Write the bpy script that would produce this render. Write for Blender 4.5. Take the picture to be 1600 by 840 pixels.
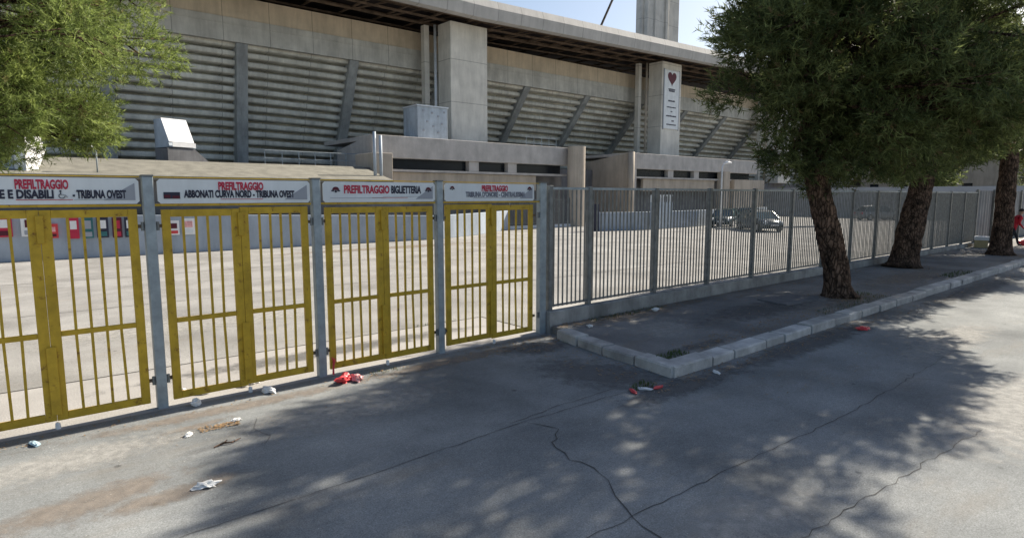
import bpy, math, random
import numpy as np
from mathutils import Vector, Matrix, noise
R = math.radians
random.seed(7); rng = np.random.default_rng(7)
for o in list(bpy.data.objects): bpy.data.objects.remove(o)
S = bpy.context.scene; COL = S.collection
# ------------------------------------------------------------ camera
# world: X runs along the street fence, Y points away from the street, camera stands above the origin
PITCH = math.atan(115/949.)
cd = bpy.data.cameras.new('camera'); cam = bpy.data.objects.new('camera', cd); COL.objects.link(cam)
cd.sensor_width = 36; cd.lens = 36*949/1600.; cd.clip_end = 2000; cd.clip_start = .05
cam.location = (0, 0, 2.5); cam.rotation_euler = (math.pi/2-PITCH, 0, -R(40))
S.camera = cam
# ------------------------------------------------------------ sky and sun
SUN_EL, SUN_AZ = 36.5, 86.0      # azimuth clockwise from +Y
W = bpy.data.worlds.new('World'); S.world = W; W.use_nodes = True
nt = W.node_tree; bg = nt.nodes['Background']
sky = nt.nodes.new('ShaderNodeTexSky'); sky.sky_type = 'NISHITA'; sky.sun_disc = False
sky.sun_elevation = R(SUN_EL); sky.sun_rotation = R(SUN_AZ); sky.air_density = 1.0; sky.dust_density = 1.5; sky.ozone_density = 1.0
nt.links.new(sky.outputs[0], bg.inputs[0]); bg.inputs[1].default_value = 0.067
sd = bpy.data.lights.new('sun', 'SUN'); sd.energy = 5.0; sd.angle = R(.55); sd.color = (1, .91, .77)
sun = bpy.data.objects.new('sun', sd); COL.objects.link(sun)
sv = Vector((math.sin(R(SUN_AZ))*math.cos(R(SUN_EL)), math.cos(R(SUN_AZ))*math.cos(R(SUN_EL)), math.sin(R(SUN_EL))))
sun.rotation_euler = sv.to_track_quat('Z', 'Y').to_euler()
S.view_settings.view_transform = 'Standard'; S.view_settings.look = 'None'
S.view_settings.exposure = 1.02; S.view_settings.gamma = 1.0
S.render.engine = 'CYCLES'; S.cycles.max_bounces = 6; S.cycles.diffuse_bounces = 3

# ------------------------------------------------------------ materials
def mat(name, col, rough=.8, metal=0, var=.25, scale=3., col2=None, bump=0, bscale=40., speck=0, streak=0, spec=.3, trans=0, joints=None):
    m = bpy.data.materials.new(name); m.use_nodes = True; t = m.node_tree; N = t.nodes; L = t.links
    b = N['Principled BSDF']; b.inputs['Roughness'].default_value = rough; b.inputs['Metallic'].default_value = metal
    b.inputs['Specular IOR Level'].default_value = spec
    tc = N.new('ShaderNodeTexCoord'); src = tc.outputs['Object']
    n = N.new('ShaderNodeTexNoise'); n.inputs['Scale'].default_value = scale; n.inputs['Detail'].default_value = 6; n.inputs['Roughness'].default_value = .6
    L.new(src, n.inputs['Vector'])
    r = N.new('ShaderNodeValToRGB'); c1 = [c*(1-var) for c in col]; c2 = list(col2) if col2 else [min(1, c*(1+var)) for c in col]
    r.color_ramp.elements[0].position = .32; r.color_ramp.elements[0].color = (*c1, 1)
    r.color_ramp.elements[1].position = .68; r.color_ramp.elements[1].color = (*c2, 1)
    L.new(n.outputs['Fac'], r.inputs[0]); out = r.outputs[0]
    def mul(out, fac_socket, lo, hi, p0, p1):
        q = N.new('ShaderNodeMapRange'); q.inputs[1].default_value = p0; q.inputs[2].default_value = p1
        q.inputs[3].default_value = lo; q.inputs[4].default_value = hi; L.new(fac_socket, q.inputs[0])
        x = N.new('ShaderNodeMix'); x.data_type = 'RGBA'; x.blend_type = 'MULTIPLY'; x.inputs[0].default_value = 1
        L.new(out, x.inputs[6]); L.new(q.outputs[0], x.inputs[7]); return x.outputs[2]
    if speck:
        s = N.new('ShaderNodeTexNoise'); s.inputs['Scale'].default_value = 75; s.inputs['Detail'].default_value = 8; s.inputs['Roughness'].default_value = .8; L.new(src, s.inputs['Vector'])
        out = mul(out, s.outputs['Fac'], 1-speck, 1+speck, .35, .65)
    if streak:
        mp = N.new('ShaderNodeMapping'); mp.inputs['Scale'].default_value = (.9, .9, .16); L.new(src, mp.inputs[0])
        s = N.new('ShaderNodeTexNoise'); s.inputs['Scale'].default_value = 1.6; s.inputs['Detail'].default_value = 7; s.inputs['Roughness'].default_value = .7; L.new(mp.outputs[0], s.inputs['Vector'])
        out = mul(out, s.outputs['Fac'], 1-streak, 1.05, .36, .6)
    if joints:   # (x period, z period) of thin formwork joints
        sx = N.new('ShaderNodeSeparateXYZ'); L.new(src, sx.inputs[0])
        for ax, per in zip((0, 2), joints):
            if not per: continue
            f = N.new('ShaderNodeMath'); f.operation = 'PINGPONG'; f.inputs[1].default_value = per/2; L.new(sx.outputs[ax], f.inputs[0])
            out = mul(out, f.outputs[0], .55, 1, .012, .035)
    L.new(out, b.inputs['Base Color'])
    if bump:
        s = N.new('ShaderNodeTexNoise'); s.inputs['Scale'].default_value = bscale; s.inputs['Detail'].default_value = 5; L.new(src, s.inputs['Vector'])
        bp = N.new('ShaderNodeBump'); bp.inputs['Strength'].default_value = bump; bp.inputs['Distance'].default_value = .02
        L.new(s.outputs['Fac'], bp.inputs['Height']); L.new(bp.outputs[0], b.inputs['Normal'])
    if trans:
        tr = N.new('ShaderNodeBsdfTranslucent'); L.new(out, tr.inputs[0]); mx = N.new('ShaderNodeMixShader'); mx.inputs[0].default_value = trans
        L.new(b.outputs[0], mx.inputs[1]); L.new(tr.outputs[0], mx.inputs[2]); L.new(mx.outputs[0], N['Material Output'].inputs[0])
    return m

def asphalt_mat(name, dark, light, brown=.5, sp=.45):
    m = mat(name, dark, rough=.9, col2=light, scale=.55, bump=.35, bscale=240, speck=sp, spec=.06)
    t = m.node_tree; N = t.nodes; L = t.links; b = N['Principled BSDF']
    src = b.inputs['Base Color'].links[0].from_socket; tc = [n for n in N if n.type == 'TEX_COORD'][0]
    mp = N.new('ShaderNodeMapping'); mp.inputs['Scale'].default_value = (.35, 1.1, 1); L.new(tc.outputs['Object'], mp.inputs[0])
    n = N.new('ShaderNodeTexNoise'); n.inputs['Scale'].default_value = 1.1; n.inputs['Detail'].default_value = 8; n.inputs['Roughness'].default_value = .7; L.new(mp.outputs[0], n.inputs['Vector'])
    q = N.new('ShaderNodeMapRange'); q.inputs[1].default_value = .54; q.inputs[2].default_value = .74; q.inputs[3].default_value = 0; q.inputs[4].default_value = brown; L.new(n.outputs['Fac'], q.inputs[0])
    x = N.new('ShaderNodeMix'); x.data_type = 'RGBA'; L.new(q.outputs[0], x.inputs[0]); L.new(src, x.inputs[6]); x.inputs[7].default_value = (dark[0]*1.05, dark[1]*.86, dark[2]*.68, 1)
    g1 = N.new('ShaderNodeTexNoise'); g1.inputs['Scale'].default_value = 22; g1.inputs['Detail'].default_value = 8; g1.inputs['Roughness'].default_value = .85; L.new(tc.outputs['Object'], g1.inputs['Vector'])
    qg = N.new('ShaderNodeMapRange'); qg.inputs[1].default_value = .36; qg.inputs[2].default_value = .64; qg.inputs[3].default_value = .80; qg.inputs[4].default_value = 1.16; L.new(g1.outputs['Fac'], qg.inputs[0])
    xg = N.new('ShaderNodeMix'); xg.data_type = 'RGBA'; xg.blend_type = 'MULTIPLY'; xg.inputs[0].default_value = 1; L.new(x.outputs[2], xg.inputs[6]); L.new(qg.outputs[0], xg.inputs[7]); x = xg
    # tiny dark oil spots
    v = N.new('ShaderNodeTexVoronoi'); v.inputs['Scale'].default_value = 1.7; L.new(tc.outputs['Object'], v.inputs['Vector'])
    q2 = N.new('ShaderNodeMapRange'); q2.inputs[1].default_value = .03; q2.inputs[2].default_value = .07; q2.inputs[3].default_value = .55; q2.inputs[4].default_value = 1; L.new(v.outputs['Distance'], q2.inputs[0])
    y = N.new('ShaderNodeMix'); y.data_type = 'RGBA'; y.blend_type = 'MULTIPLY'; y.inputs[0].default_value = 1; L.new(x.outputs[2], y.inputs[6]); L.new(q2.outputs[0], y.inputs[7])
    L.new(y.outputs[2], b.inputs['Base Color']); return m

M = {}
M['asphalt'] = asphalt_mat('street asphalt', (.20, .213, .218), (.31, .322, .322))
M['walk'] = asphalt_mat('sidewalk asphalt', (.20, .20, .20), (.30, .295, .285), .8)
M['plaza'] = asphalt_mat('plaza concrete', (.29, .285, .275), (.36, .355, .345), .2, .25)
M['apron'] = mat('inner apron', (.33, .32, .31), .9, var=.14, scale=1.1, bump=.3, speck=.2)
M['crack'] = mat('crack', (.075, .073, .07), .95, var=.3)
M['kerb'] = mat('kerb stone', (.44, .435, .42), .85, var=.35, scale=2.5, bump=.5, bscale=30, speck=.15)
M['dirt'] = mat('dirt', (.085, .07, .05), .95, var=.4, scale=8, bump=.6)
M['lowwall'] = mat('low wall', (.37, .36, .34), .9, var=.3, scale=2.2, bump=.6, streak=.35, speck=.15)
M['conc'] = mat('grey concrete', (.33, .33, .31), .9, var=.18, scale=.7, streak=.2, bump=.25, bscale=12)
M['conc_beam'] = mat('beam concrete', (.57, .555, .50), .9, var=.16, scale=.6, streak=.2, joints=(3.1, 0), bump=.2, bscale=12)
M['tan'] = mat('tan beam', (.61, .51, .38), .9, var=.14, scale=.5, streak=.15, joints=(3.1, 0))
M['step'] = mat('step concrete', (.68, .66, .58), .9, var=.2, scale=.6, streak=.22, joints=(3.1, 0))
M['rib'] = mat('rib concrete', (.36, .37, .36), .9, var=.2, scale=.8, streak=.3)
M['pylon'] = mat('pylon concrete', (.68, .65, .58), .9, var=.13, scale=.6, streak=.14, bump=.2, bscale=10, joints=(0, 3.3))
M['fascia'] = mat('roof fascia', (.47, .455, .43), .7, var=.08, scale=.4, streak=.12, joints=(2.4, 0))
M['rust'] = mat('rusty steel', (.14, .10, .07), .8, var=.5, scale=1.5)
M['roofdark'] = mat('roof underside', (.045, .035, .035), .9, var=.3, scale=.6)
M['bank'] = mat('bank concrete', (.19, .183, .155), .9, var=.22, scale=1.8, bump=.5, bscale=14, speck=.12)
M['blockA'] = mat('entrance concrete', (.47, .445, .42), .9, var=.13, scale=1.2, bump=.5, bscale=9, streak=.12)
M['plaster'] = mat('beige plaster', (.46, .40, .33), .9, var=.1, scale=.8, streak=.2)
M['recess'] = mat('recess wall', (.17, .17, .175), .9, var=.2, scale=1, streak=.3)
M['slot'] = mat('slot window', (.012, .016, .022), .25, var=.2)
M['ring'] = mat('ring wall paint', (.35, .40, .46), .85, var=.1, scale=.8, streak=.15, bump=.15)
M['galv'] = mat('galvanised steel', (.34, .39, .42), .5, metal=.35, var=.2, scale=6, streak=.2)
M['fence'] = mat('fence steel', (.19, .20, .20), .5, metal=.4, var=.25, scale=7)
M['yellow'] = mat('yellow paint', (.53, .345, .032), .5, var=.2, scale=5, streak=.15, spec=.3)
def island_var(m, lo, hi, brown=0):
    t = m.node_tree; N = t.nodes; L = t.links; b = N['Principled BSDF']; src = b.inputs['Base Color'].links[0].from_socket
    g = N.new('ShaderNodeNewGeometry'); q = N.new('ShaderNodeMapRange'); q.inputs[3].default_value = lo; q.inputs[4].default_value = hi; L.new(g.outputs['Random Per Island'], q.inputs[0])
    x = N.new('ShaderNodeMix'); x.data_type = 'RGBA'; x.blend_type = 'MULTIPLY'; x.inputs[0].default_value = 1; L.new(src, x.inputs[6]); L.new(q.outputs[0], x.inputs[7]); out = x.outputs[2]
    if brown:
        tc = [n for n in N if n.type == 'TEX_COORD'][0]; n = N.new('ShaderNodeTexNoise'); n.inputs['Scale'].default_value = 3.5; n.inputs['Detail'].default_value = 3; L.new(tc.outputs['Object'], n.inputs['Vector'])
        q2 = N.new('ShaderNodeMapRange'); q2.inputs[1].default_value = .62; q2.inputs[2].default_value = .68; q2.inputs[3].default_value = 0; q2.inputs[4].default_value = brown; L.new(n.outputs['Fac'], q2.inputs[0])
        y = N.new('ShaderNodeMix'); y.data_type = 'RGBA'; L.new(q2.outputs[0], y.inputs[0]); L.new(out, y.inputs[6]); y.inputs[7].default_value = (.17, .11, .06, 1); out = y.outputs[2]
    for l in list(src.links):
        if l.to_node.type == 'BSDF_TRANSLUCENT': L.new(out, l.to_socket)
    L.new(out, b.inputs['Base Color'])
def rusty(m, c=(.16, .06, .02, 1), lo=.57, hi=.66, amt=.85, sc=11):
    t = m.node_tree; N = t.nodes; L = t.links; b = N['Principled BSDF']; src = b.inputs['Base Color'].links[0].from_socket
    tc = [n for n in N if n.type == 'TEX_COORD'][0]; n = N.new('ShaderNodeTexNoise'); n.inputs['Scale'].default_value = sc; n.inputs['Detail'].default_value = 9; n.inputs['Roughness'].default_value = .75; L.new(tc.outputs['Object'], n.inputs['Vector'])
    q = N.new('ShaderNodeMapRange'); q.inputs[1].default_value = lo; q.inputs[2].default_value = hi; q.inputs[3].default_value = 0; q.inputs[4].default_value = amt; L.new(n.outputs['Fac'], q.inputs[0])
    x = N.new('ShaderNodeMix'); x.data_type = 'RGBA'; L.new(q.outputs[0], x.inputs[0]); L.new(src, x.inputs[6]); x.inputs[7].default_value = c; L.new(x.outputs[2], b.inputs['Base Color'])
rusty(M['yellow']); rusty(M['galv'], (.15, .12, .10, 1), .6, .72, .6, 5); rusty(M['fence'], (.14, .10, .08, 1), .6, .72, .6, 5)
M['ink_faded'] = mat('faded ink', (.20, .21, .25), .5, var=.15)
M['signwhite'] = mat('sign white', (.72, .75, .76), .4, var=.07, scale=2, streak=.1)
M['signgrey'] = mat('sign grey', (.33, .35, .39), .4, var=.05)
M['red'] = mat('sign red', (.50, .03, .07), .5, var=.08)
M['ink'] = mat('sign ink', (.028, .03, .055), .5, var=.1)
M['darkred'] = mat('dark red', (.10, .014, .028), .5, var=.1)
M['white'] = mat('white plastic', (.78, .78, .78), .5, var=.06)
M['paper'] = mat('paper', (.74, .74, .72), .8, var=.12, scale=12)
M['bag_red'] = mat('red plastic', (.62, .06, .07), .4, var=.2, scale=9)
M['pink'] = mat('pink plastic', (.75, .38, .38), .4, var=.3, scale=9)
M['blueglass'] = mat('pale blue plastic', (.45, .60, .68), .3, var=.1)
M['bark'] = mat('bark', (.06, .045, .036), .95, var=.5, scale=5, col2=(.24, .155, .11), spec=.1)
t = M['bark'].node_tree; N = t.nodes; tc = [n for n in N if n.type == 'TEX_COORD'][0]
mp = N.new('ShaderNodeMapping'); mp.inputs['Scale'].default_value = (1, 1, .32); t.links.new(tc.outputs['Object'], mp.inputs[0])
v = N.new('ShaderNodeTexVoronoi'); v.feature = 'DISTANCE_TO_EDGE'; v.inputs['Scale'].default_value = 15; v.inputs['Randomness'].default_value = 1; n = [n for n in N if n.type == 'TEX_NOISE'][0]
ad = N.new('ShaderNodeMix'); ad.data_type = 'VECTOR'; ad.inputs[0].default_value = .12; t.links.new(mp.outputs[0], ad.inputs[4]); t.links.new(n.outputs['Color'], ad.inputs[5]); t.links.new(ad.outputs[1], v.inputs['Vector'])
q = N.new('ShaderNodeMapRange'); q.inputs[1].default_value = 0; q.inputs[2].default_value = .16; t.links.new(v.outputs['Distance'], q.inputs[0])
bp = N.new('ShaderNodeBump'); bp.inputs['Strength'].default_value = 1; bp.inputs['Distance'].default_value = .04; t.links.new(q.outputs[0], bp.inputs['Height']); t.links.new(bp.outputs[0], N['Principled BSDF'].inputs['Normal'])
q2 = N.new('ShaderNodeMapRange'); q2.inputs[1].default_value = 0; q2.inputs[2].default_value = .09; q2.inputs[3].default_value = .25; t.links.new(v.outputs['Distance'], q2.inputs[0])
x = N.new('ShaderNodeMix'); x.data_type = 'RGBA'; x.blend_type = 'MULTIPLY'; x.inputs[0].default_value = 1; b = N['Principled BSDF']; t.links.new(b.inputs['Base Color'].links[0].from_socket, x.inputs[6]); t.links.new(q2.outputs[0], x.inputs[7]); t.links.new(x.outputs[2], b.inputs['Base Color'])
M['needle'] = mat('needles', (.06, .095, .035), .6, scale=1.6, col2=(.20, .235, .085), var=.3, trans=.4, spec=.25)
M['needle_lit'] = mat('needles sunlit', (.115, .17, .045), .6, scale=2.2, col2=(.31, .38, .11), var=.25, trans=.45, spec=.3)  # lighter copy of the needles, sunlight on the left crown put into colour
M['leafbrown'] = mat('dry leaves', (.26, .17, .09), .9, scale=20, var=.4)
M['grass'] = mat('grass', (.06, .10, .02), .8, scale=6, var=.35, trans=.3)
M['steelwhite'] = mat('white steel', (.62, .66, .70), .4, metal=.2, var=.1)
M['cabinet'] = mat('cabinet sheet', (.42, .48, .54), .6, var=.12, scale=2, streak=.25)
M['car_black'] = mat('black car paint', (.018, .022, .026), .2, var=.1, spec=.6)
M['car_green'] = mat('dark green car paint', (.02, .04, .042), .2, var=.1, spec=.6)
M['car_grey'] = mat('grey car paint', (.13, .15, .16), .25, metal=.4, var=.1, spec=.6)
M['car_silver'] = mat('silver car paint', (.38, .40, .41), .3, metal=.3, var=.08, spec=.6)
M['glass'] = mat('car glass', (.03, .07, .08), .06, var=.1, spec=.9)
M['tyre'] = mat('tyre', (.015, .015, .015), .9)
M['rim'] = mat('rim', (.45, .45, .46), .3, metal=.8, var=.05)
M['lamp'] = mat('headlight', (.7, .74, .76), .1, var=.03, spec=.8)
M['skin'] = mat('skin', (.42, .25, .17), .6, var=.08)
M['jacket'] = mat('red jacket', (.50, .022, .035), .8, var=.2, scale=10)
M['trouser'] = mat('dark trousers', (.02, .022, .03), .85, var=.2, scale=10)
M['hair'] = mat('dark hair', (.018, .014, .012), .8)
M['cardboard'] = mat('cardboard', (.50, .40, .22), .9, var=.1, scale=6)
M['sheet'] = mat('corrugated sheet', (.27, .27, .275), .6, var=.12, scale=1.5, streak=.3)
M['farwall'] = mat('far wall', (.42, .42, .43), .9, var=.12, scale=.4)
M['teal'] = mat('teal stain', (.05, .16, .17), .9)
M['lampwhite'] = mat('lamp white', (.75, .76, .78), .4, var=.05)
M['slab'] = mat('manhole slab', (.15, .15, .155), .9, var=.2, scale=5, bump=.4)

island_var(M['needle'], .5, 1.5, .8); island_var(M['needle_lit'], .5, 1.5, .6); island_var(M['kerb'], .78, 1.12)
# ------------------------------------------------------------ helpers
class MB:
    def __init__(s): s.v = []; s.f = []; s.mi = []
    def add(s, vs, fs, mi=0):
        b = len(s.v); s.v += [tuple(v) for v in vs]; s.f += [tuple(i+b for i in f) for f in fs]; s.mi += [mi]*len(fs); return s
    def box(s, x0, x1, y0, y1, z0, z1, mi=0):
        vs = [(x, y, z) for z in (z0, z1) for y in (y0, y1) for x in (x0, x1)]
        return s.add(vs, [(0, 2, 3, 1), (4, 5, 7, 6), (0, 1, 5, 4), (2, 6, 7, 3), (0, 4, 6, 2), (1, 3, 7, 5)], mi)
    def bar(s, a, b, w, d=None, mi=0):       # rectangular bar between two points
        a = Vector(a); b = Vector(b); ax = (b-a).normalized(); ref = Vector((0, 0, 1)) if abs(ax.z) < .95 else Vector((0, 1, 0))
        u = ax.cross(ref).normalized()*w/2; v = ax.cross(u).normalized()*(d or w)/2
        vs = [p+i*u+j*v for p in (a, b) for i, j in ((-1, -1), (1, -1), (1, 1), (-1, 1))]
        return s.add(vs, [(0, 3, 2, 1), (4, 5, 6, 7), (0, 1, 5, 4), (1, 2, 6, 5), (2, 3, 7, 6), (3, 0, 4, 7)], mi)
    def tube(s, pts, rs, n=10, mi=0, caps=True, jit=0):
        pts = [Vector(p) for p in pts]; rs = rs if isinstance(rs, (list, tuple)) else [rs]*len(pts); b = len(s.v); prev = None
        for i, p in enumerate(pts):
            ax = (pts[min(i+1, len(pts)-1)]-pts[max(i-1, 0)]).normalized()
            if prev is None: ref = Vector((1, 0, 0)) if abs(ax.x) < .9 else Vector((0, 1, 0)); u = (ref-ax*ref.dot(ax)).normalized()
            else: u = (prev-ax*prev.dot(ax)).normalized()
            prev = u; v = ax.cross(u)
            for k in range(n):
                a = 2*math.pi*k/n; r = rs[i]*(1+(random.uniform(-jit, jit) if jit else 0)); s.v.append(tuple(p+(u*math.cos(a)+v*math.sin(a))*r))
        m = len(pts)
        for i in range(m-1):
            for k in range(n): s.f.append((b+i*n+k, b+i*n+(k+1) % n, b+(i+1)*n+(k+1) % n, b+(i+1)*n+k)); s.mi.append(mi)
        if caps:
            s.f.append(tuple(b+k for k in range(n))[::-1]); s.mi.append(mi); s.f.append(tuple(b+(m-1)*n+k for k in range(n))); s.mi.append(mi)
        return s
    def prism(s, poly, axis, a0, a1, mi=0):   # poly in the two other axes (cyclic order), extruded along axis
        def P(p, a): return {'x': (a, p[0], p[1]), 'y': (p[0], a, p[1]), 'z': (p[0], p[1], a)}[axis]
        n = len(poly); vs = [P(p, a0) for p in poly]+[P(p, a1) for p in poly]
        return s.add(vs, [tuple(range(n))[::-1], tuple(range(n, 2*n))]+[(i, (i+1) % n, n+(i+1) % n, n+i) for i in range(n)], mi)
    def build(s, name, mats, parent=None, bevel=0, smooth=False, loc=None):
        me = bpy.data.meshes.new(name); me.from_pydata(s.v, [], s.f)
        for m in (mats if isinstance(mats, (list, tuple)) else [mats]): me.materials.append(M[m])
        me.polygons.foreach_set('material_index', s.mi)
        if smooth: me.polygons.foreach_set('use_smooth', [True]*len(me.polygons))
        me.update(); o = bpy.data.objects.new(name, me); COL.objects.link(o)
        import bmesh
        bm = bmesh.new(); bm.from_mesh(me); bmesh.ops.recalc_face_normals(bm, faces=bm.faces); bm.to_mesh(me); bm.free()
        if bevel:
            bv = o.modifiers.new('bevel', 'BEVEL'); bv.width = bevel; bv.segments = 2; bv.limit_method = 'ANGLE'
        if parent is not None:
            o.parent = parent
            if parent.type == 'EMPTY' and loc is None: pass
        if loc is not None: o.location = loc
        return o
def tag(o, label=None, cat=None, group=None, kind=None):
    if label: o['label'] = label
    if cat: o['category'] = cat
    if group: o['group'] = group
    if kind: o['kind'] = kind
    return o
def empty(name, loc=(0, 0, 0), rz=0):
    o = bpy.data.objects.new(name, None); COL.objects.link(o); o.location = loc; o.rotation_euler = (0, 0, rz); o.empty_display_size = .2; return o
def thing(name, label, cat, loc=(0, 0, 0), rz=0, group=None): return tag(empty(name, loc, rz), label, cat, group)
def copy_tree(o, parent=None):
    c = o.copy(); COL.objects.link(c); c.parent = parent
    for ch in list(o.children): copy_tree(ch, c)
    return c
def text_mesh(s, size, x, z, y, name, material, parent, sx=1., align='LEFT', off=.0, rot=(math.pi/2, 0, 0), depth=.0015):
    cu = bpy.data.curves.new(name, 'FONT'); cu.body = s; cu.size = size; cu.align_x = align; cu.extrude = depth; cu.offset = off; cu.resolution_u = 3
    t = bpy.data.objects.new('tmp', cu); COL.objects.link(t)
    bpy.context.view_layer.update()
    me = bpy.data.meshes.new_from_object(t.evaluated_get(bpy.context.evaluated_depsgraph_get()))
    bpy.data.objects.remove(t)
    o = bpy.data.objects.new(name, me); me.materials.clear(); me.materials.append(M[material]); COL.objects.link(o)
    o.location = (x, y, z); o.rotation_euler = rot; o.scale = (sx, 1, 1); o.parent = parent; return o
def sheet(name, pts, z, m, kind='structure'):
    mb = MB(); mb.add([(p[0], p[1], z) for p in pts], [tuple(range(len(pts)))]); o = mb.build(name, m); o['kind'] = kind; return o

# ------------------------------------------------------------ ground
sheet('ground', [(-900, -900), (900, -900), (900, 900), (-900, 900)], -.03, 'plaza')
sheet('road', [(-300, -60), (300, -60), (300, 7.9), (-300, 7.9)], 0, 'asphalt')
sheet('plaza_apron', [(-60, 7.905), (7.45, 7.905), (7.45, 9.9), (-60, 9.9)], .002, 'apron')
sheet('plaza', [(-120, 9.905), (7.5, 9.905), (7.5, 8.02), (300, 8.02), (300, 120), (-120, 120)], .0, 'plaza')
# sidewalk slab
mb = MB(); mb.prism([(7.55, 7.9), (7.2, 5.08), (120, 5.08), (120, 7.9)], 'z', -.02, .135)
sw = mb.build('sidewalk', 'walk'); sw['kind'] = 'structure'
# kerb of separate stones, a single structure
mb = MB()
def kerbstone(p, q, w, z0=0, z1=.155):
    p = Vector(p); q = Vector(q); d = (q-p).normalized(); n = Vector((-d.y, d.x, 0)); g = .02
    a = p+d*g; b = q-d*g; j = random.uniform(-.02, .02); k = random.uniform(-.02, .02); zt = z1+random.uniform(-.02, .012)
    a = a+n*j; b = b+n*k; c = .025
    for (m0, m1, zz0, zz1) in ((0, w, z0-.05, zt),):
        A = [a+n*.004, b+n*.004, b+n*w, a+n*w]
        B = [a+n*c, b+n*c, b+n*(w-.01), a+n*(w-.01)]
        vs = [(v.x, v.y, zz0) for v in A]+[(v.x, v.y, zz1-c) for v in A]+[(v.x, v.y, zz1) for v in B]
        mb.add(vs, [(0, 3, 2, 1), (0, 1, 5, 4), (1, 2, 6, 5), (2, 3, 7, 6), (3, 0, 4, 7), (4, 5, 9, 8), (5, 6, 10, 9), (6, 7, 11, 10), (7, 4, 8, 11), (8, 9, 10, 11)])
x = 6.93
while x < 110:
    l = random.choice([.62, .7, .95, 1.0]) if x < 13 else 1.0
    kerbstone((x, 4.79, 0), (x+l, 4.79+random.uniform(-.004, .004), 0), .30); x += l
pts = [(6.90, 4.80), (7.0, 5.55), (7.1, 6.25), (7.2, 6.9), (7.3, 7.5)]
for a, b in zip(pts, pts[1:]): kerbstone((b[0], b[1], 0), (a[0], a[1], 0), .28)
kb = mb.build('kerb', 'kerb'); kb['kind'] = 'structure'
def stain_mat(name, col, amt=.8):
    m = mat(name, col, rough=.95, var=.3, scale=9, speck=.4); t = m.node_tree; N = t.nodes; L = t.links
    tc = [n for n in N if n.type == 'TEX_COORD'][0]; mp = N.new('ShaderNodeMapping'); mp.inputs['Location'].default_value = (-1, -1, 0); mp.inputs['Scale'].default_value = (2, 2, 0); L.new(tc.outputs['Generated'], mp.inputs[0])
    g = N.new('ShaderNodeTexGradient'); g.gradient_type = 'SPHERICAL'; L.new(mp.outputs[0], g.inputs[0])
    n = N.new('ShaderNodeTexNoise'); n.inputs['Scale'].default_value = 3.5; n.inputs['Detail'].default_value = 9; n.inputs['Roughness'].default_value = .75; L.new(tc.outputs['Object'], n.inputs['Vector'])
    a = N.new('ShaderNodeMath'); a.operation = 'MULTIPLY_ADD'; a.inputs[1].default_value = .55; L.new(g.outputs['Fac'], a.inputs[0]); L.new(n.outputs['Fac'], a.inputs[2])
    q = N.new('ShaderNodeMapRange'); q.inputs[1].default_value = .62; q.inputs[2].default_value = .86; q.inputs[3].default_value = 0; q.inputs[4].default_value = amt; L.new(a.outputs[0], q.inputs[0])
    e = N.new('ShaderNodeMath'); e.operation = 'GREATER_THAN'; e.inputs[1].default_value = .02; L.new(g.outputs['Fac'], e.inputs[0]); e2 = N.new('ShaderNodeMath'); e2.operation = 'MULTIPLY'; L.new(e.outputs[0], e2.inputs[0]); L.new(q.outputs[0], e2.inputs[1])
    tr = N.new('ShaderNodeBsdfTransparent'); mx = N.new('ShaderNodeMixShader'); L.new(e2.outputs[0], mx.inputs[0]); L.new(tr.outputs[0], mx.inputs[1]); L.new(N['Principled BSDF'].outputs[0], mx.inputs[2]); L.new(mx.outputs[0], N['Material Output'].inputs[0]); return m
M['st_brown'] = stain_mat('brown dust', (.26, .215, .175), .5); M['st_dark'] = stain_mat('dark grime', (.13, .13, .13), .6); M['st_pale'] = stain_mat('pale dust', (.42, .41, .385), .5)
def stain(x, y, w, d, a, m, z=.003):
    o = MB().add([(-w, -d, 0), (w, -d, 0), (w, d, 0), (-w, d, 0)], [(0, 1, 2, 3)]).build('road_stain', m, loc=(x, y, z)); o.rotation_euler.z = R(a); o['kind'] = 'structure'
_z = .0030
for s_ in ((.35, 5.85, 1.1, .35, 15, 'st_brown'), (.9, 5.55, .8, .22, 8, 'st_brown'), (1.45, 7.1, .5, .12, 10, 'st_brown'), (2.0, 7.45, 2.6, .22, 0, 'st_brown'), (5.2, 7.5, 2.3, .28, 2, 'st_brown'), (6.3, 5.6, .9, 1.5, 8, 'st_dark'), (6.6, 4.5, 1.5, .35, 0, 'st_dark'), (10.5, 4.45, 4.5, .4, 0, 'st_dark'), (6.6, 7.2, .9, .5, 0, 'st_dark'), (20, 4.3, 6, .5, 0, 'st_dark'),
           (.3, 6.9, 1.6, .5, 5, 'st_pale'), (3.0, 6.5, 2.0, .7, 0, 'st_pale'), (9, 1.5, 3, .9, 0, 'st_pale'), (12.5, 3.0, 3, .6, 0, 'st_pale'), (4.2, 2.2, 1.2, .5, 0, 'st_pale')):
    _z += .00012; stain(*s_, z=_z)
for s_ in ((3, 13, 5, 1.2, 0, 'st_pale'), (14, 26, 8, 1.0, 0, 'st_brown'), (4, 9.2, 4, .4, 0, 'st_dark')):
    _z += .00012; stain(*s_, z=_z)
for s_ in ((9.5, 7.5, 2.4, .35, 0, 'st_brown'), (12, 6.2, 2.6, .8, 0, 'st_dark'), (9, 6.4, 1.4, .9, 30, 'st_pale'), (15, 5.7, 1.3, .6, 0, 'st_brown'), (20, 6, 4, .9, 0, 'st_brown'), (8.4, 5.3, 1.2, .2, 0, 'st_dark')):
    _z += .00012; stain(*s_, z=_z+.135)
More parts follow.
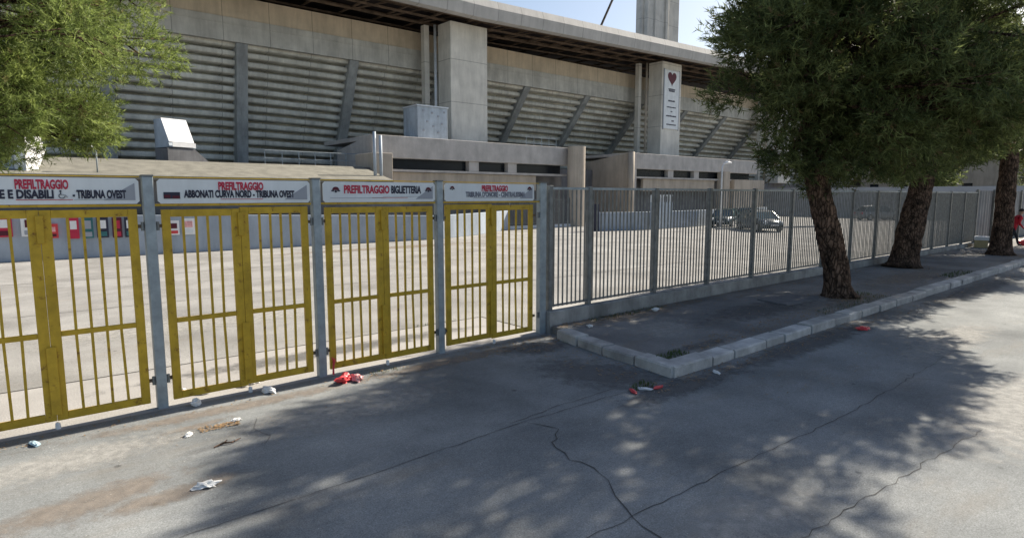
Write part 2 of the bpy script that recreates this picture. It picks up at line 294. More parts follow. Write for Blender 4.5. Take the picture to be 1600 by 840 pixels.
# cracks and joints in the road: thin dark strips lying on the asphalt
def crack(mb, pts, w, z=.005, wob=.03):
    P = []
    for (a, b) in zip(pts, pts[1:]):
        L = math.dist(a, b); n = max(2, int(L/.12))
        for i in range(n):
            t = i/n; P.append((a[0]+(b[0]-a[0])*t+random.gauss(0, wob), a[1]+(b[1]-a[1])*t+random.gauss(0, wob)))
    P.append(pts[-1]); vs = []
    for i, p in enumerate(P):
        q0 = P[max(i-1, 0)]; q1 = P[min(i+1, len(P)-1)]; dx, dy = q1[0]-q0[0], q1[1]-q0[1]; l = math.hypot(dx, dy) or 1
        ww = w*random.uniform(.4, 1.3)*(.2 if i in (0, len(P)-1) else 1); vs += [(p[0]-dy/l*ww/2, p[1]+dx/l*ww/2, z), (p[0]+dy/l*ww/2, p[1]-dx/l*ww/2, z)]
    mb.add(vs, [(2*i, 2*i+1, 2*i+3, 2*i+2) for i in range(len(P)-1)])
mb = MB()
crack(mb, [(6.1, 4.83), (4.3, 4.9), (2.5, 4.82), (1.3, 4.8), (-1, 4.75)], .008, wob=.007)
crack(mb, [(6.0, 5.02), (4.9, 5.02), (4.1, 4.95)], .008, wob=.008)
crack(mb, [(4.27, 4.88), (4.4, 4.5), (4.06, 4.15), (4.0, 3.5), (3.75, 3.1), (3.6, 2.8), (3.5, 2.3), (3.2, 1.8)], .012, wob=.022)
crack(mb, [(12, 2.75), (9, 2.7), (7.2, 2.68), (5.2, 2.78), (3.5, 2.85), (2.0, 2.9)], .008, wob=.012)
crack(mb, [(7.9, 1.55), (6.2, 1.7), (4.4, 1.85), (3, 1.8)], .008, wob=.015)
crack(mb, [(2.05, 6.95), (1.9, 6.6), (2.0, 6.3), (1.85, 6.1)], .007, wob=.012)
crack(mb, [(9.5, 2.7), (9.7, 2.0), (9.2, 1.3)], .007, wob=.02)
cr = mb.build('road_joints', 'crack'); cr['kind'] = 'structure'
mb = MB(); mb.box(-60, 7.4, 9.88, 9.915, .003, .006)
crack(mb, [(9, 13.4), (14, 13.2), (20, 13.3)], .04, z=.004, wob=.01); crack(mb, [(-2, 22), (10, 21.8), (21, 22)], .05, z=.004, wob=.01)
crack(mb, [(0, 16), (8, 16.1), (18, 16)], .03, z=.004, wob=.01)
pj = mb.build('plaza_joints', 'crack'); pj['kind'] = 'structure'

# ------------------------------------------------------------ stadium
st = thing('stadium', 'large grey concrete stadium stand with slanted ribs and wide flat roof beyond the plaza', 'stadium')
def Yb(X):       # how far back the foot of the stand lies
    xs = [-30, 6, 13.5, 22, 31, 40, 48, 57, 140]; ys = [46.3, 46.3, 46.6, 49.2, 51, 52, 52.6, 53, 54]
    return float(np.interp(X, xs, ys))
ZT, ZB, NS = 12.95, 4.2, 15
XS = [x for x in np.arange(-30, 141, 3.)]
prof = []
for k in range(NS):
    zk = ZT-k*(ZT-ZB)/NS
    for (dy, dz) in ((.10, 0), (.01, -.06), (0, -.18), (.03, -.31), (.12, -.365), (.85, -.40), (.9, -.57)): prof.append((k/NS, dy, zk+dz))
vs = [(x, 45.35+s*(Yb(x)-45.)+dy, z) for x in XS for (s, dy, z) in prof]; n = len(prof)
mb = MB(); mb.add(vs, [(i*n+j, i*n+j+1, (i+1)*n+j+1, (i+1)*n+j) for i in range(len(XS)-1) for j in range(n-1)])
mb.build('stepped_underside', 'step', st)
# upper beam in straight bays
mb = MB(); mb.box(-30, 140, 45, 45.9, 14.42, 15.85); mb.build('upper_parapet', 'tan', st)
mb = MB(); mb.box(-30, 140, 44.93, 45.9, 12.85, 14.40); mb.box(-30, 140, 44.90, 45.0, 13.95, 14.0); mb.build('edge_beam', 'conc_beam', st)
ribx = [6.2-8.5, 5.6, 13.6, 21.9, 30.2, 39.8, 48.3, 57.2, 66, 75, 84, 93, 102]
for x in ribx:
    mb = MB(); y1 = Yb(x); w = .38
    prf = [(45.02, 12.83), (45.9, 12.83), (y1+.6, 4.15), (y1-.55, 4.15), (y1-1.3, 4.9+.0), ]
    prf = [(45.0, 12.83), (46.2, 12.83), (y1+.7, 4.15), (y1-.35, 4.15)]
    mb.prism(prf, 'x', x-w, x+w); mb.build('rib', 'rib', st, bevel=.03)
# podium behind the bank and base strip
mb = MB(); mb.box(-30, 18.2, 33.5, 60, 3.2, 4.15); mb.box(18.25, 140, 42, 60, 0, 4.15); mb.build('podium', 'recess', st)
# roof: ribbed fascia rising gently to the right, flat slab, trusses
def rz(X): return 16.02+max(0, X-30)*.027
mb = MB(); XR = np.arange(-30, 141, 5.)
vs = []
for x in XR:
    z = rz(x); vs += [(x, 39.25, z+.0), (x, 38.9, z+.06), (x, 38.75, z+.9), (x, 38.95, z+1.5), (x, 39.5, z+1.62), (x, 39.5, z)]
mb.add(vs, [(i*6+j, i*6+(j+1) % 6, (i+1)*6+(j+1) % 6, (i+1)*6+j) for i in range(len(XR)-1) for j in range(6)]); mb.build('roof_fascia', 'fascia', st)
mb = MB(); vs = []
for x in XR: z = rz(x); vs += [(x, 39.45, z+1.25), (x, 39.45, z+1.58), (x, 78, z+1.9), (x, 78, z+1.4)]
mb.add(vs, [(i*4+j, i*4+(j+1) % 4, (i+1)*4+(j+1) % 4, (i+1)*4+j) for i in range(len(XR)-1) for j in range(4)]); mb.build('roof_deck', 'roofdark', st)
mb = MB()
for Y, dz in ((40.2, .25), (42, .25), (43.8, .25), (46, .3), (48.5, .4), (40.2, 1.05), (43, 1.05), (46, 1.05)):
    for i in range(len(XR)-1): mb.bar((XR[i], Y, rz(XR[i])+dz), (XR[i+1], Y, rz(XR[i+1])+dz), .14)
for i, x in enumerate(np.arange(-28, 138, 2.9)):
    z = rz(x); mb.bar((x, 39.5, z+.25), (x+2.9, 42.0, z+1.05), .1); mb.bar((x+2.9, 42, z+1.05), (x, 43.8, z+.25), .1); mb.bar((x, 43.8, z+.25), (x+2.9, 46, z+1.1), .1)
    mb.bar((x, 39.5, z+.3), (x, 50, z+.6), .12); mb.bar((x, 40.2, z+.25), (x+1.45, 40.2, z+1.2), .08); mb.bar((x+1.45, 40.2, z+1.2), (x+2.9, 40.2, z+.25), .08)
mb.build('roof_truss', 'rust', st)
mb = MB(); mb.box(-30, 140, 52, 52.4, 12, 17.3); mb.box(139.5, 140.5, 45, 78, 0, 19); mb.build('light_block_walls', 'roofdark', st)  # added dark back wall hides the sky; unseen end wall blocks the sun
# pylons: tall piers that carry the roof
for i, (x0, x1) in enumerate(((28.1, 31.75), (55.4, 58.9), (82, 85.5))):
    zt = rz(x0)+.05
    mb = MB(); mb.box(x0, x1, 41, 42.8, 4.15, zt)
    mb.build('pylon', 'pylon', st, bevel=.05)
    mb = MB()
    mb.tube([(x0-.2, 42.9, 4.15), (x0-.2, 42.9, zt)], .12, 10); mb.build('downpipe', 'steelwhite' if i == 0 else 'plaster', st, smooth=True)
    MB().box(x0-.9, x0-.45, 43.4, 43.9, 4.15, zt).build('slim_column', 'pylon', st)
# railing on the podium edge
mb = MB()
mb.tube([(12, 36.6, 5.1), (19, 36.6, 5.1)], .025, 6); mb.tube([(12, 36.6, 4.65), (19, 36.6, 4.65)], .02, 6)
for x in np.arange(12, 19.1, 1.0): mb.tube([(x, 36.6, 4.15), (x, 36.6, 5.1)], .025, 6)
mb.build('railing', 'galv', st)
# tower above the roof
tw = thing('light_tower', 'tall weathered concrete tower rising behind the stadium roof', 'tower', (72.9, 54, 0))
mb = MB(); mb.box(-3.6, 1.2, 0, 2, 0, 42); mb.box(1.2, 4.2, .4, 2, 0, 42); mb.box(-4.0, -3.6, .6, 1.6, 0, 42); mb.build('shaft', 'pylon', tw, bevel=.1)
mb = MB()
for x in (-2.2, .2): mb.box(x, x+.45, -.25, 0, 0, 42)
mb.build('pilaster', 'pylon', tw)
mb = MB(); mb.tube([(66.6, 60, 26), (72.5, 60, 36)], .16, 8); mb.tube([(66.9, 60.5, 17), (66.6, 60, 26)], .16, 8); tag(mb.build('roof_mast', 'rust'), 'slanting dark steel pole above the roof edge left of the tower', 'pole')

# banner on the second pylon
bn = thing('banner', 'tall white banner with dark red heart emblem hanging on the stadium pylon', 'banner', (55.75, 40.93, 0))
mb = MB(); mb.box(0, 2.6, -.02, .02, 9.7, 15.9); mb.build('cloth', 'signwhite', bn)
mb = MB(); mb.box(-.12, 0, -.025, .025, 9.6, 16.0); mb.box(2.6, 2.72, -.025, .025, 9.6, 16.0); mb.build('border', 'signgrey', bn)
mb = MB(); hp = [(1.3+.78*math.sin(t)**3, 15.1+.05*(13*math.cos(t)-5*math.cos(2*t)-2*math.cos(3*t)-math.cos(4*t))) for t in np.linspace(0, 2*math.pi, 28, endpoint=False)]
mb.prism(hp, 'y', -.04, -.022); mb.build('heart_emblem', 'darkred', bn)
mb = MB()
for z, a, b in ((13.85, .7, 1.9), (13.65, .8, 1.8), (12.6, .7, 1.9), (11.95, .5, 2.1), (11.5, 1.2, 1.5), (11.0, .4, 2.2), (10.5, 1.4, 1.8), (10.1, .5, 2.2)):
    x = a; mb = MB(); hh = random.uniform(.12, .2)
    while x < b: l = random.uniform(.12, .3); mb.box(x, min(x+l, b), -.035, -.022, z, z+hh*random.uniform(.8, 1)); x += l+.04
    mb.build('small_print', 'ink', bn)

# ------------------------------------------------------------ bank, entrance blocks
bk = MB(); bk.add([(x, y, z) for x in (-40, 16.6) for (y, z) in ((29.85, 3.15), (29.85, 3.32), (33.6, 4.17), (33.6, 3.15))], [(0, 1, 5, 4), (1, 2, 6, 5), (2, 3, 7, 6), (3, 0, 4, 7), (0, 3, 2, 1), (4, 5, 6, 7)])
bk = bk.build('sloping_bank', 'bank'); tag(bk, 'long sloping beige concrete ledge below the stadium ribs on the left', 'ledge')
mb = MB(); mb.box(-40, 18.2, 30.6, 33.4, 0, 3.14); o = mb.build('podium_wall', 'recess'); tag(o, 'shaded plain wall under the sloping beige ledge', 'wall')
def entrance(name, label, x0, x1, yf, zt, xl_back, slots, band, col_side):
    e = thing(name, label, 'building', (x0, yf, 0)); W_ = x1-x0; H = zt
    mb = MB(); mb.box(0, W_, 0, .5, zt-1.42, zt); mb.box(0, W_, .5, 7.5, zt-.3, zt-.02); mb.build('fascia', 'blockA', e, bevel=.03)
    mb = MB(); mb.box(0, 1.0, .01, .55, 0, zt-1.43); mb.build('corner_pier', 'blockA', e)
    mb = MB(); mb.box(1.0, W_-.8, .55, .62, zt-2.12, zt-1.43)
    mb.build('slot_window', 'slot', e)
    mb = MB()
    for s in slots: mb.box(s, s+.85, .12, .56, zt-2.12, zt-1.43)
    mb.box(.3, W_-.5, .10, .6, zt-2.28, zt-2.13); mb.build('mullion', 'blockA', e)
    mb = MB(); mb.box(band[0], band[1], .3, .62, zt-3.45, zt-2.3); mb.build('lintel', 'plaster', e, bevel=.02)
    mb = MB(); mb.box(.9, W_, 1.2, 7, 0, zt-2.3); mb.build('recess_wall', 'recess', e)
    # side wall running back
    mb = MB(); mb.prism([(.01, 0), (xl_back, 0), (xl_back, zt-.75), (.01, zt-.001)], 'x', -.02, .5); mb.build('side_wall', 'blockA' if col_side else 'plaster', e)
    return e
eA = entrance('entrance_building', 'low beige concrete entrance building with a dark slot window, cabinet on its roof', 18.3, 36.2, 35.5, 6.32, 5.2, (7.6, 11.2), (1.6, 14.2), True)
# bright rounded column closing block A
mb = MB(); mb.tube([(17.65, -.75, 0), (17.65, -.75, 6.38)], .72, 20); mb.build('round_column', 'plaster', eA, smooth=False)
mb = MB(); mb.box(-1.2, -.03, -2.6, 0, 3.0, 5.0); mb.build('stepped_base', 'plaster', eA, bevel=.03)
mb = MB(); mb.tube([(-2.2, -4.5, 3.0), (-2.2, -4.5, 5.98)], .09, 10); mb.build('vent_pipe', 'cabinet', eA, smooth=True)
MB().tube([(-1.83, -4.5, 3.0), (-1.83, -4.5, 5.8)], .09, 10).build('vent_pipe', 'cabinet', eA, smooth=True)
mb = MB()
for z in (.45, .95): mb.tube([(15.2, 2.6, 6.3+z), (18.6, 2.6, 6.3+z)], .025, 6)
for x in np.arange(15.2, 18.7, .85): mb.tube([(x, 2.6, 6.3), (x, 2.6, 7.25)], .025, 6)
mb.build('roof_railing', 'galv', eA)
eB = entrance('entrance_building', 'low beige concrete entrance building behind the parked cars, right of its twin', 44.2, 67, 36, 6.35, 6.0, (6.0, 10.4), (2.4, 14.5), False)
mb = MB(); mb.tube([(.05, -.12, 0), (.05, -.12, 6.4)], .3, 12); mb.build('drain_pipe', 'plaster', eB, smooth=True)
mb = MB(); mb.box(15.0, 16.2, -.5, .3, 0, 5.0); mb.box(17.5, 24, -.3, .4, 0, 4.2); mb.build('door_surround', 'plaster', eB)
# recess wall between the blocks and the corrugated screen
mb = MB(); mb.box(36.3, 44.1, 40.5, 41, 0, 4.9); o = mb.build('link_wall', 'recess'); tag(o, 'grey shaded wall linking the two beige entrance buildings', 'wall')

def wallpath(pts, hs, th):
    vs = []; n = len(pts)
    for i, (x, y) in enumerate(pts):
        a = pts[max(i-1, 0)]; b = pts[min(i+1, n-1)]; d = Vector((b[0]-a[0], b[1]-a[1])).normalized(); nx, ny = -d.y*th, d.x*th
        vs += [(x, y, 0), (x, y, hs[i]), (x+nx, y+ny, hs[i]), (x+nx, y+ny, 0)]
    mb = MB(); mb.add(vs, [(i*4+j, i*4+(j+1) % 4, (i+1)*4+(j+1) % 4, (i+1)*4+j) for i in range(n-1) for j in range(4)]+[(0, 1, 2, 3), ((n-1)*4+3, (n-1)*4+2, (n-1)*4+1, (n-1)*4)]); return mb
o = wallpath([(-40, 29.6), (-6, 29.6), (6, 29.55), (13, 29.5), (19.2, 29.4), (23.2, 31.0), (28.8, 34.6)], [1.85, 1.85, 1.65, 1.5, 1.35, 1.38, 1.38], .3).build('ring_wall', 'ring', bevel=.02)
tag(o, 'long pale blue grey boundary wall across the plaza behind the gates', 'wall')
o = wallpath([(32.2, 28.9), (36, 27.8), (43, 28.0), (60, 31)], [1.3, 1.3, 1.3, 1.3], .3).build('ring_wall', 'ring', bevel=.02)
tag(o, 'pale blue grey boundary wall behind the parked cars, starting with a dark end post', 'wall')
mb = MB(); mb.box(31.95, 32.15, 28.8, 29.3, 0, 1.9); tag(mb.build('end_post', 'ink'), 'short black post at the end of the wall near the parked cars', 'post')
# plinth with low railing in front of block A
pr = thing('inner_fence', 'grey inner railing on a white plinth in front of the entrance building', 'fence', (26.5, 34.9, 0))
mb = MB(); mb.box(2.4, 10.8, -.25, 0, 0, .22); mb.build('plinth', 'white', pr)
mb = MB(); mb.box(2.4, 10.8, -.15, -.1, 2.15, 2.2); mb.box(2.4, 10.8, -.15, -.1, .35, .4)
for x in np.arange(2.4, 10.9, .16): mb.box(x, x+.035, -.14, -.11, .3, 2.2)
for x in np.arange(2.4, 10.9, 2.1): mb.box(x-.05, x+.05, -.18, -.08, .2, 2.3)
mb.build('bars', 'fence', pr)
pg = thing('pale_gate', 'pale metal gate with a barred top in the wall left of the parked cars', 'gate', (36.3, 27.5, 0))
mb = MB(); mb.box(0, 2.6, 0, .08, .05, 2.0); mb.build('panel', 'cabinet', pg)
mb = MB(); mb.box(0, 2.6, 0, .08, 2.45, 2.53)
for x in np.arange(0, 2.61, .29): mb.box(x-.03, x+.03, .01, .07, 2.0, 2.5)
mb.build('top_bars', 'steelwhite', pg)
# posters on the ring wall
def poster(x, w, z0, z1, cols, label, blk=None):
    p = thing('wall_poster', label, 'poster', (x, 29.5, 0), group='posters on the boundary wall')
    mb = MB(); mb.box(0, w, -.02, .0, z0, z1); mb.build('panel', cols[0], p)
    mb = MB(); mb.box(w*.2, w*.8, -.035, -.022, z0+(z1-z0)*.45, z1-.12); mb.build('picture', cols[1], p)
    mb = MB(); mb.box(w*.15, w*.85, -.035, -.022, z0+.06, z0+(z1-z0)*.3); mb.build('caption', cols[2], p)
poster(-.4, .7, .95, 1.72, ('red', 'white', 'darkred'), 'red poster with white picture at the left picture edge behind the first gate')
poster(.55, .6, .95, 1.7, ('white', 'darkred', 'signgrey'), 'white poster with dark red picture seen through the first gate')
poster(1.25, .42, .85, 1.4, ('bag_red', 'pink', 'darkred'), 'small red and pink poster left of the first gate centre bar')
poster(1.98, .36, .8, 1.62, ('red', 'white', 'red'), 'red poster with white spot right of the first gate centre bar')
poster(2.45, .36, .8, 1.62, ('teal', 'signgrey', 'signgrey'), 'green poster with grey picture on the boundary wall')
poster(2.92, .4, .8, 1.62, ('ink', 'white', 'teal'), 'black poster with white picture on the boundary wall')
poster(3.45, .34, .78, 1.6, ('darkred', 'red', 'red'), 'dark red poster with bright red centre on the boundary wall')
poster(3.88, .34, .78, 1.6, ('ink', 'white', 'teal'), 'dark blue poster with green and white on the boundary wall')
poster(5.45, .45, .8, 1.42, ('white', 'darkred', 'bag_red'), 'white poster with dark red shape seen through the second gate')
poster(6.02, .5, .8, 1.5, ('white', 'pink', 'signwhite'), 'white poster with faint pink drawing seen through the second gate')
# white screen box with pier on the podium
sc = thing('white_cabinet', 'bright white square panel box standing on a grey concrete stand below the ribs', 'box', (6.9, 36, 4.15), R(18))
mb = MB(); mb.prism([(0, .02), (2.4, .02), (1.45, .8), (0, .8)], 'y', 0, 1.2); mb.build('stand', 'recess', sc)
mb = MB()
mb.add([(.15, -.1, .85), (1.5, -.1, .85), (1.5, -.75, 1.0+.0), (.15, -.75, 1.0)], [(0, 1, 2, 3)])
mb = MB(); mb.prism([(0, .85), (1.4, .85), (1.4, 2.35), (.8, 2.35)], 'x', .12, 1.52); mb.build('housing', 'cabinet', sc, bevel=.01)
mb = MB(); mb.prism([(.10, 1.13), (.155, 1.13), (.80, 2.38), (.755, 2.38)], 'x', .16, 1.5); mb.box(.25, 1.5, -.05, -.02, .87, 1.10); mb.build('white_panel', 'white', sc)
cb = thing('roof_cabinet', 'pale blue metal cabinet on the entrance building roof left of the pylon', 'cabinet', (22.3, 36.6, 6.3))
mb = MB(); mb.box(0, 2.45, 0, 1.9, .12, 2.25); mb.build('housing', 'cabinet', cb, bevel=.02)
mb = MB(); mb.box(-.06, 2.52, -.06, 2.0, 2.26, 2.34); mb.build('lid', 'steelwhite', cb)
mb = MB()
for (x, z) in ((.4, 1.9), (1.1, 1.8), (1.6, 1.6), (.7, 1.2), (1.2, .9), (1.9, 1.1), (.4, .6), (1.6, .5), (2.1, 1.9)): MB().box(x, x+.14, -.03, -.005, z, z+.13).build('vent', 'signgrey', cb)
for x in (.1, 1.9): MB().box(x, x+.4, .1, 1.8, 0, .12).build('foot', 'ink', cb)
# angled white pier and small lamps
pi = thing('stair_pier', 'concrete pier coloured white as if sunlit under the left tree crown above the first sign', 'pier', (1.05, 30.9, 3.3), -R(45))
mb = MB(); mb.prism([(-.45, 0), (.0, 0), (.5, 1.0), (.3, 1.5), (-.45, 1.5)], 'x', -.25, .25); mb.build('pier', 'white', pi)  # white puts the sunlight on this face into its colour
mb = MB(); mb.box(-1.2, -.27, -.5, .3, 0, 1.3); mb.build('shaded_return', 'cabinet', pi)  # greyer colour paints in the shaded face of the pier
lp = thing('street_lamp', 'short hooked lamp with a white head standing on the beige ledge at left', 'lamp', (3.2, 30.4, 3.3))
mb = MB(); mb.tube([(0, 0, 0), (0, 0, .95), (-.08, 0, 1.12), (-.22, 0, 1.16)], .03, 8); mb.build('pole', 'galv', lp, smooth=True)
mb = MB(); mb.tube([(-.1, 0, 1.16), (-.25, 0, 1.2), (-.4, 0, 1.13)], [.05, .1, .05], 10); mb.build('lamp_head', 'lampwhite', lp, smooth=True)
lp = thing('street_lamp', 'thin pale lamp post with a short arm beside the parked cars', 'lamp', (42.4, 25.6, 0))
mb = MB(); mb.tube([(0, 0, 0), (0, 0, 4.7), (.15, -.1, 4.9)], [.09, .055, .04], 10); mb.build('pole', 'steelwhite', lp, smooth=True)
mb = MB(); mb.tube([(.05, -.02, 4.88), (.3, -.2, 4.98), (.6, -.4, 4.95)], [.05, .11, .05], 10); mb.build('lamp_head', 'lampwhite', lp, smooth=True)
mb = MB(); mb.box(-5, 5, -.15, .15, 0, .14); o = mb.build('island_kerb', 'kerb', loc=(45, 22.9, 0)); o.rotation_euler.z = -R(20); o['kind'] = 'structure'

# far side
mb = MB(); mb.box(75, 79, 10, 60, 0, 3.4); tag(mb.build('far_wall', 'farwall'), 'long pale grey wall closing the far end of the plaza', 'wall')
fb = thing('far_building', 'low distant pinkish building beyond the fence at the right edge', 'building', (105, 25, 0))
mb = MB(); mb.box(0, 10, -14, 14, 0, 7.5); mb.build('wall', 'plaster', fb)
mb = MB(); mb.box(-.3, 10.3, -14.3, 14.3, 7.51, 8.0); mb.build('roof', 'rust', fb)
for y in range(-12, 13, 4):
    mb = MB(); mb.box(-.06, -.003, y-.6, y+.6, 2.6, 4.2); mb.build('window', 'slot', fb)

# ------------------------------------------------------------ fence on low wall
lw = MB(); lwx = [7.62, 9.3, 11, 13.5, 17, 22, 28, 35.4]; vs = []
lwx = list(np.arange(7.50, 35.6, .9))
for x in lwx:
    h = float(np.interp(x, [7.6, 12, 20, 36], [.40, .40, .34, .27])); j = random.uniform(-.01, .01)
    vs += [(x, 7.86+j, -.02), (x, 7.87+j, h-.02), (x, 7.89, h), (x, 8.13, h), (x, 8.15, h-.02), (x, 8.15, -.02)]
n = len(lwx); lw.add(vs, [(i*6+j, i*6+(j+1) % 6, (i+1)*6+(j+1) % 6, (i+1)*6+j) for i in range(n-1) for j in range(6)]+[(0, 1, 2, 3, 4, 5), tuple((n-1)*6+5-k for k in range(6))])
tag(lw.build('low_wall', 'lowwall'), 'low weathered concrete wall carrying the grey bar fence', 'wall')
fe = thing('bar_fence', 'long grey steel bar fence standing on the low wall behind the trees', 'fence', (0, 8, 0))
px = [7.60]+[8.64+2.06*k for k in range(14)]
for i, x in enumerate(px):
    h = float(np.interp(x, [7.6, 12, 20, 36], [.40, .40, .34, .27]))
    mb = MB(); mb.box(x-.045, x+.045, -.05, .045, h-.005, 2.66+random.uniform(-.01, .02)); mb.build('fence_post', 'fence', fe, bevel=.006)
    if i == len(px)-1: break
    x1 = px[i+1]; nb = max(2, round((x1-x)/.115)); mb = MB()
    for k in range(1, nb):
        bx = x+(x1-x)*k/nb+random.uniform(-.006, .006); mb.box(bx-.011, bx+.011, -.012, .012, h+.05, 2.60)
    mb.box(x+.046, x1-.046, -.018, .018, h+.06, h+.095, 0); mb.build('bar_panel', 'fence', fe)
    mb = MB(); mb.box(x+.046, x1-.046, -.03, .03, 2.601, 2.645); mb.build('top_rail', 'galv', fe)
sf = thing('sheet_fence', 'solid grey corrugated sheet fence continuing beyond the bar fence at the right', 'fence', (35.5, 8.1, 0))
mb = MB(); xs = np.arange(0, 60, .12); vs = []
for i, x in enumerate(xs): y = .03*(1 if (i//2) % 2 else -1); vs += [(x, y, 0), (x, y, 2.72), (x, y+.03, 2.72), (x, y+.03, 0)]
mb.add(vs, [(i*4+j, i*4+(j+1) % 4, (i+1)*4+(j+1) % 4, (i+1)*4+j) for i in range(len(xs)-1) for j in range(4)]); mb.build('sheet', 'sheet', sf)
for x in np.arange(0, 60, 3.):
    mb = MB(); mb.box(x-.05, x+.05, -.13, -.04, 0, 2.78); mb.build('post', 'fence', sf)

# ------------------------------------------------------------ yellow gates
GP = [-.70, 1.30, 3.26, 5.22, 7.40]
postlab = ['leftmost grey gate post outside the first gate', 'grey steel post between the first and second yellow gates', 'grey steel post between the second gate and the ticket office gate',
           'grey steel post between the third and fourth yellow gates', 'wide grey end post where the yellow gates meet the bar fence']
for i, x in enumerate(GP):
    p = thing('gate_post', postlab[i], 'post', (x, 8, 0), group='posts of the yellow gates')
    w = .055 if i < 4 else .075
    mb = MB(); mb.box(-w, w, -.055, .055, 0, 2.71); mb.build('post', 'galv', p, bevel=.008)
    mb = MB(); mb.box(-w-.004, w+.004, -.06, .06, 2.71, 2.73); mb.build('cap', 'fence', p)
    for z in (2.15, .35):
        for sx in (-1, 1):
            if (sx > 0 and i == 4) or (sx < 0 and i == 0): continue
            MB().tube([(sx*(w+.02), -.02, z-.05), (sx*(w+.02), -.02, z+.05)], .018, 8).build('hinge', 'fence', p)
gatelab = ['leftmost yellow double gate under the disabled access sign', 'second yellow double gate with litter behind its lower left bars',
           'third yellow double gate under the ticket office sign', 'rightmost yellow double gate next to the grey bar fence']
for g in range(4):
    xa, xb = GP[g]+.12, GP[g+1]-(.12 if g < 3 else .22); xm = (xa+xb)/2; cx = .5*(xa+xb)
    G = thing('double_gate', gatelab[g], 'gate', (cx, 8.0, 0), group='yellow double gates'); hw = (xb-xa)/2
    swing = [.0, .0, .0, 0][g]
    for s in (-1, 1):
        dz = random.uniform(-.012, .012)
        mb = MB(); z0, z1 = .085+dz, 2.345+dz; st_w = .09; ct = .10
        def X(a): return s*a
        def bx(a, b, y0, y1, c, d):
            a, b = sorted((X(a), X(b))); mb.box(a, b, y0, y1, c, d)
        bx(hw-st_w, hw, -.022, .022, z0, z1); bx(.0015, ct, -.022, .022, z0, z1)
        bx(ct+.001, hw-st_w-.001, -.0215, .0215, z1-.085, z1-.001); bx(ct+.001, hw-st_w-.001, -.0215, .0215, z0+.001, z0+.085)
        bx(ct+.001, hw-st_w-.001, -.0215, .0215, 1.0, 1.055)
        leaf = mb.build('gate_leaf', 'yellow', G, bevel=.004)
        mb = MB(); a, b = ct, hw-st_w; nb = 5
        for k in range(1, nb):
            c = s*(a+(b-a)*k/nb)+random.uniform(-.004, .004)
            tl = random.choice([0, 0, .004, -.005, .009]); mb.bar((c+tl, 0, z0+.085), (c-tl, 0, .9995), .026, .024); mb.bar((c-tl*.5, 0, 1.0555), (c+tl, 0, z1-.086), .026, .024)
        o = mb.build('bars', 'yellow', leaf)
        mb = MB()
        for z in (.35, 2.15): mb.box(*sorted((s*hw, s*(hw+.06))), -.012, .012, z-.02, z+.02)
        mb.build('hinge_arm', 'rust', leaf)
    mb = MB(); mb.prism([(-.035, 2.29), (.035, 2.29), (.03, 2.0), (-.03, 2.0)], 'y', -.05, -.0235); mb.build('latch_cover', 'yellow', G, bevel=.004)
    MB().box(-.045, .045, -.045, -.023, .16, .9).build('cover_strip', 'yellow', G, bevel=.004)
    mb = MB(); mb.box(GP[g]+.056-cx, GP[g+1]-.076-cx, -.03, .03, 2.375, 2.40); mb.box(GP[g]+.056-cx, GP[g+1]-.076-cx, -.02, .02, 2.70, 2.712); mb.build('header_rail', 'yellow', G)
    # sign
    sl = ['long white sign reading PREFILTRAGGIO with disabled access and TRIBUNA OVEST', 'long white sign reading PREFILTRAGGIO, ABBONATI CURVA NORD - TRIBUNA OVEST',
          'long white sign reading PREFILTRAGGIO BIGLIETTERIA with two crests', 'long white sign reading PREFILTRAGGIO, TRIBUNA D\'ONORE - CENTRALISSIMA'][g]
    s0, s1 = GP[g]+.09, GP[g+1]-(.09 if g < 3 else .22)
    sg = thing('gate_sign', sl, 'sign', (s0, 7.955, 2.405), group='white signs above the gates'); w = s1-s0; h = .28
    mb = MB(); c = .03; mb.prism([(c, 0), (w-c, 0), (w, c), (w, h-c), (w-c, h), (c, h), (0, h-c), (0, c)], 'y', 0, .012); mb.build('board', 'signwhite', sg)
    mb = MB(); mb.prism([(w-.34, .04), (w-.04, .04), (w-.04, h-.05)], 'y', -.004, -.001); mb.build('corner_triangle', 'signgrey', sg)
    def line(z, a, b, m, nm='underline', t=.006):
        mb = MB(); mb.box(a, b, -.006, -.002, z, z+t); mb.build(nm, m, sg)
    def txt(s_, size, x0, x1, z, m):
        o = text_mesh(s_, size, x0, z, -.005, 'lettering', m, sg, off=.0055)
        xs_ = [v.co.x for v in o.data.vertices]; ww = max(xs_)-min(xs_); o.scale.x = (x1-x0)/ww; o.location.x = x0-min(xs_)*(x1-x0)/ww
    def crest(x, z, r):
        mb = MB(); mb.prism([(x+r*math.cos(t), z+r*math.sin(t)*.9) for t in np.linspace(0, math.pi, 12)], 'y', -.008, -.004); mb.build('crest_top', 'darkred', sg)
        mb = MB(); mb.box(x-r*1.25, x-r*.45, -.0075, -.0035, z-.018, z-.001); mb.box(x+r*.45, x+r*1.25, -.0075, -.0035, z-.018, z-.001)
        mb.tube([(x, -.009, z-.018), (x, -.005, z-.018)], r*.33, 8); mb.build('crest_base', 'ink', sg)
    if g == 0:
        txt('PREFILTRAGGIO', .128, .13-s0, .57-s0, .163, 'red'); txt('FAMIGLIE E DISABILI', .118, -.30-s0, .44-s0, .065, 'ink'); txt('- TRIBUNA OVEST', .118, .60-s0, 1.085-s0, .065, 'ink')
        mb = MB(); ax = .52-s0; az = .065     # wheelchair symbol
        mb.bar((ax-.02, -.005, az+.062), (ax-.02, -.005, az+.035), .008, .003); mb.bar((ax-.02, -.005, az+.035), (ax+.018, -.005, az+.03), .008, .003); mb.bar((ax+.018, -.005, az+.03), (ax+.035, -.005, az+.006), .008, .003)
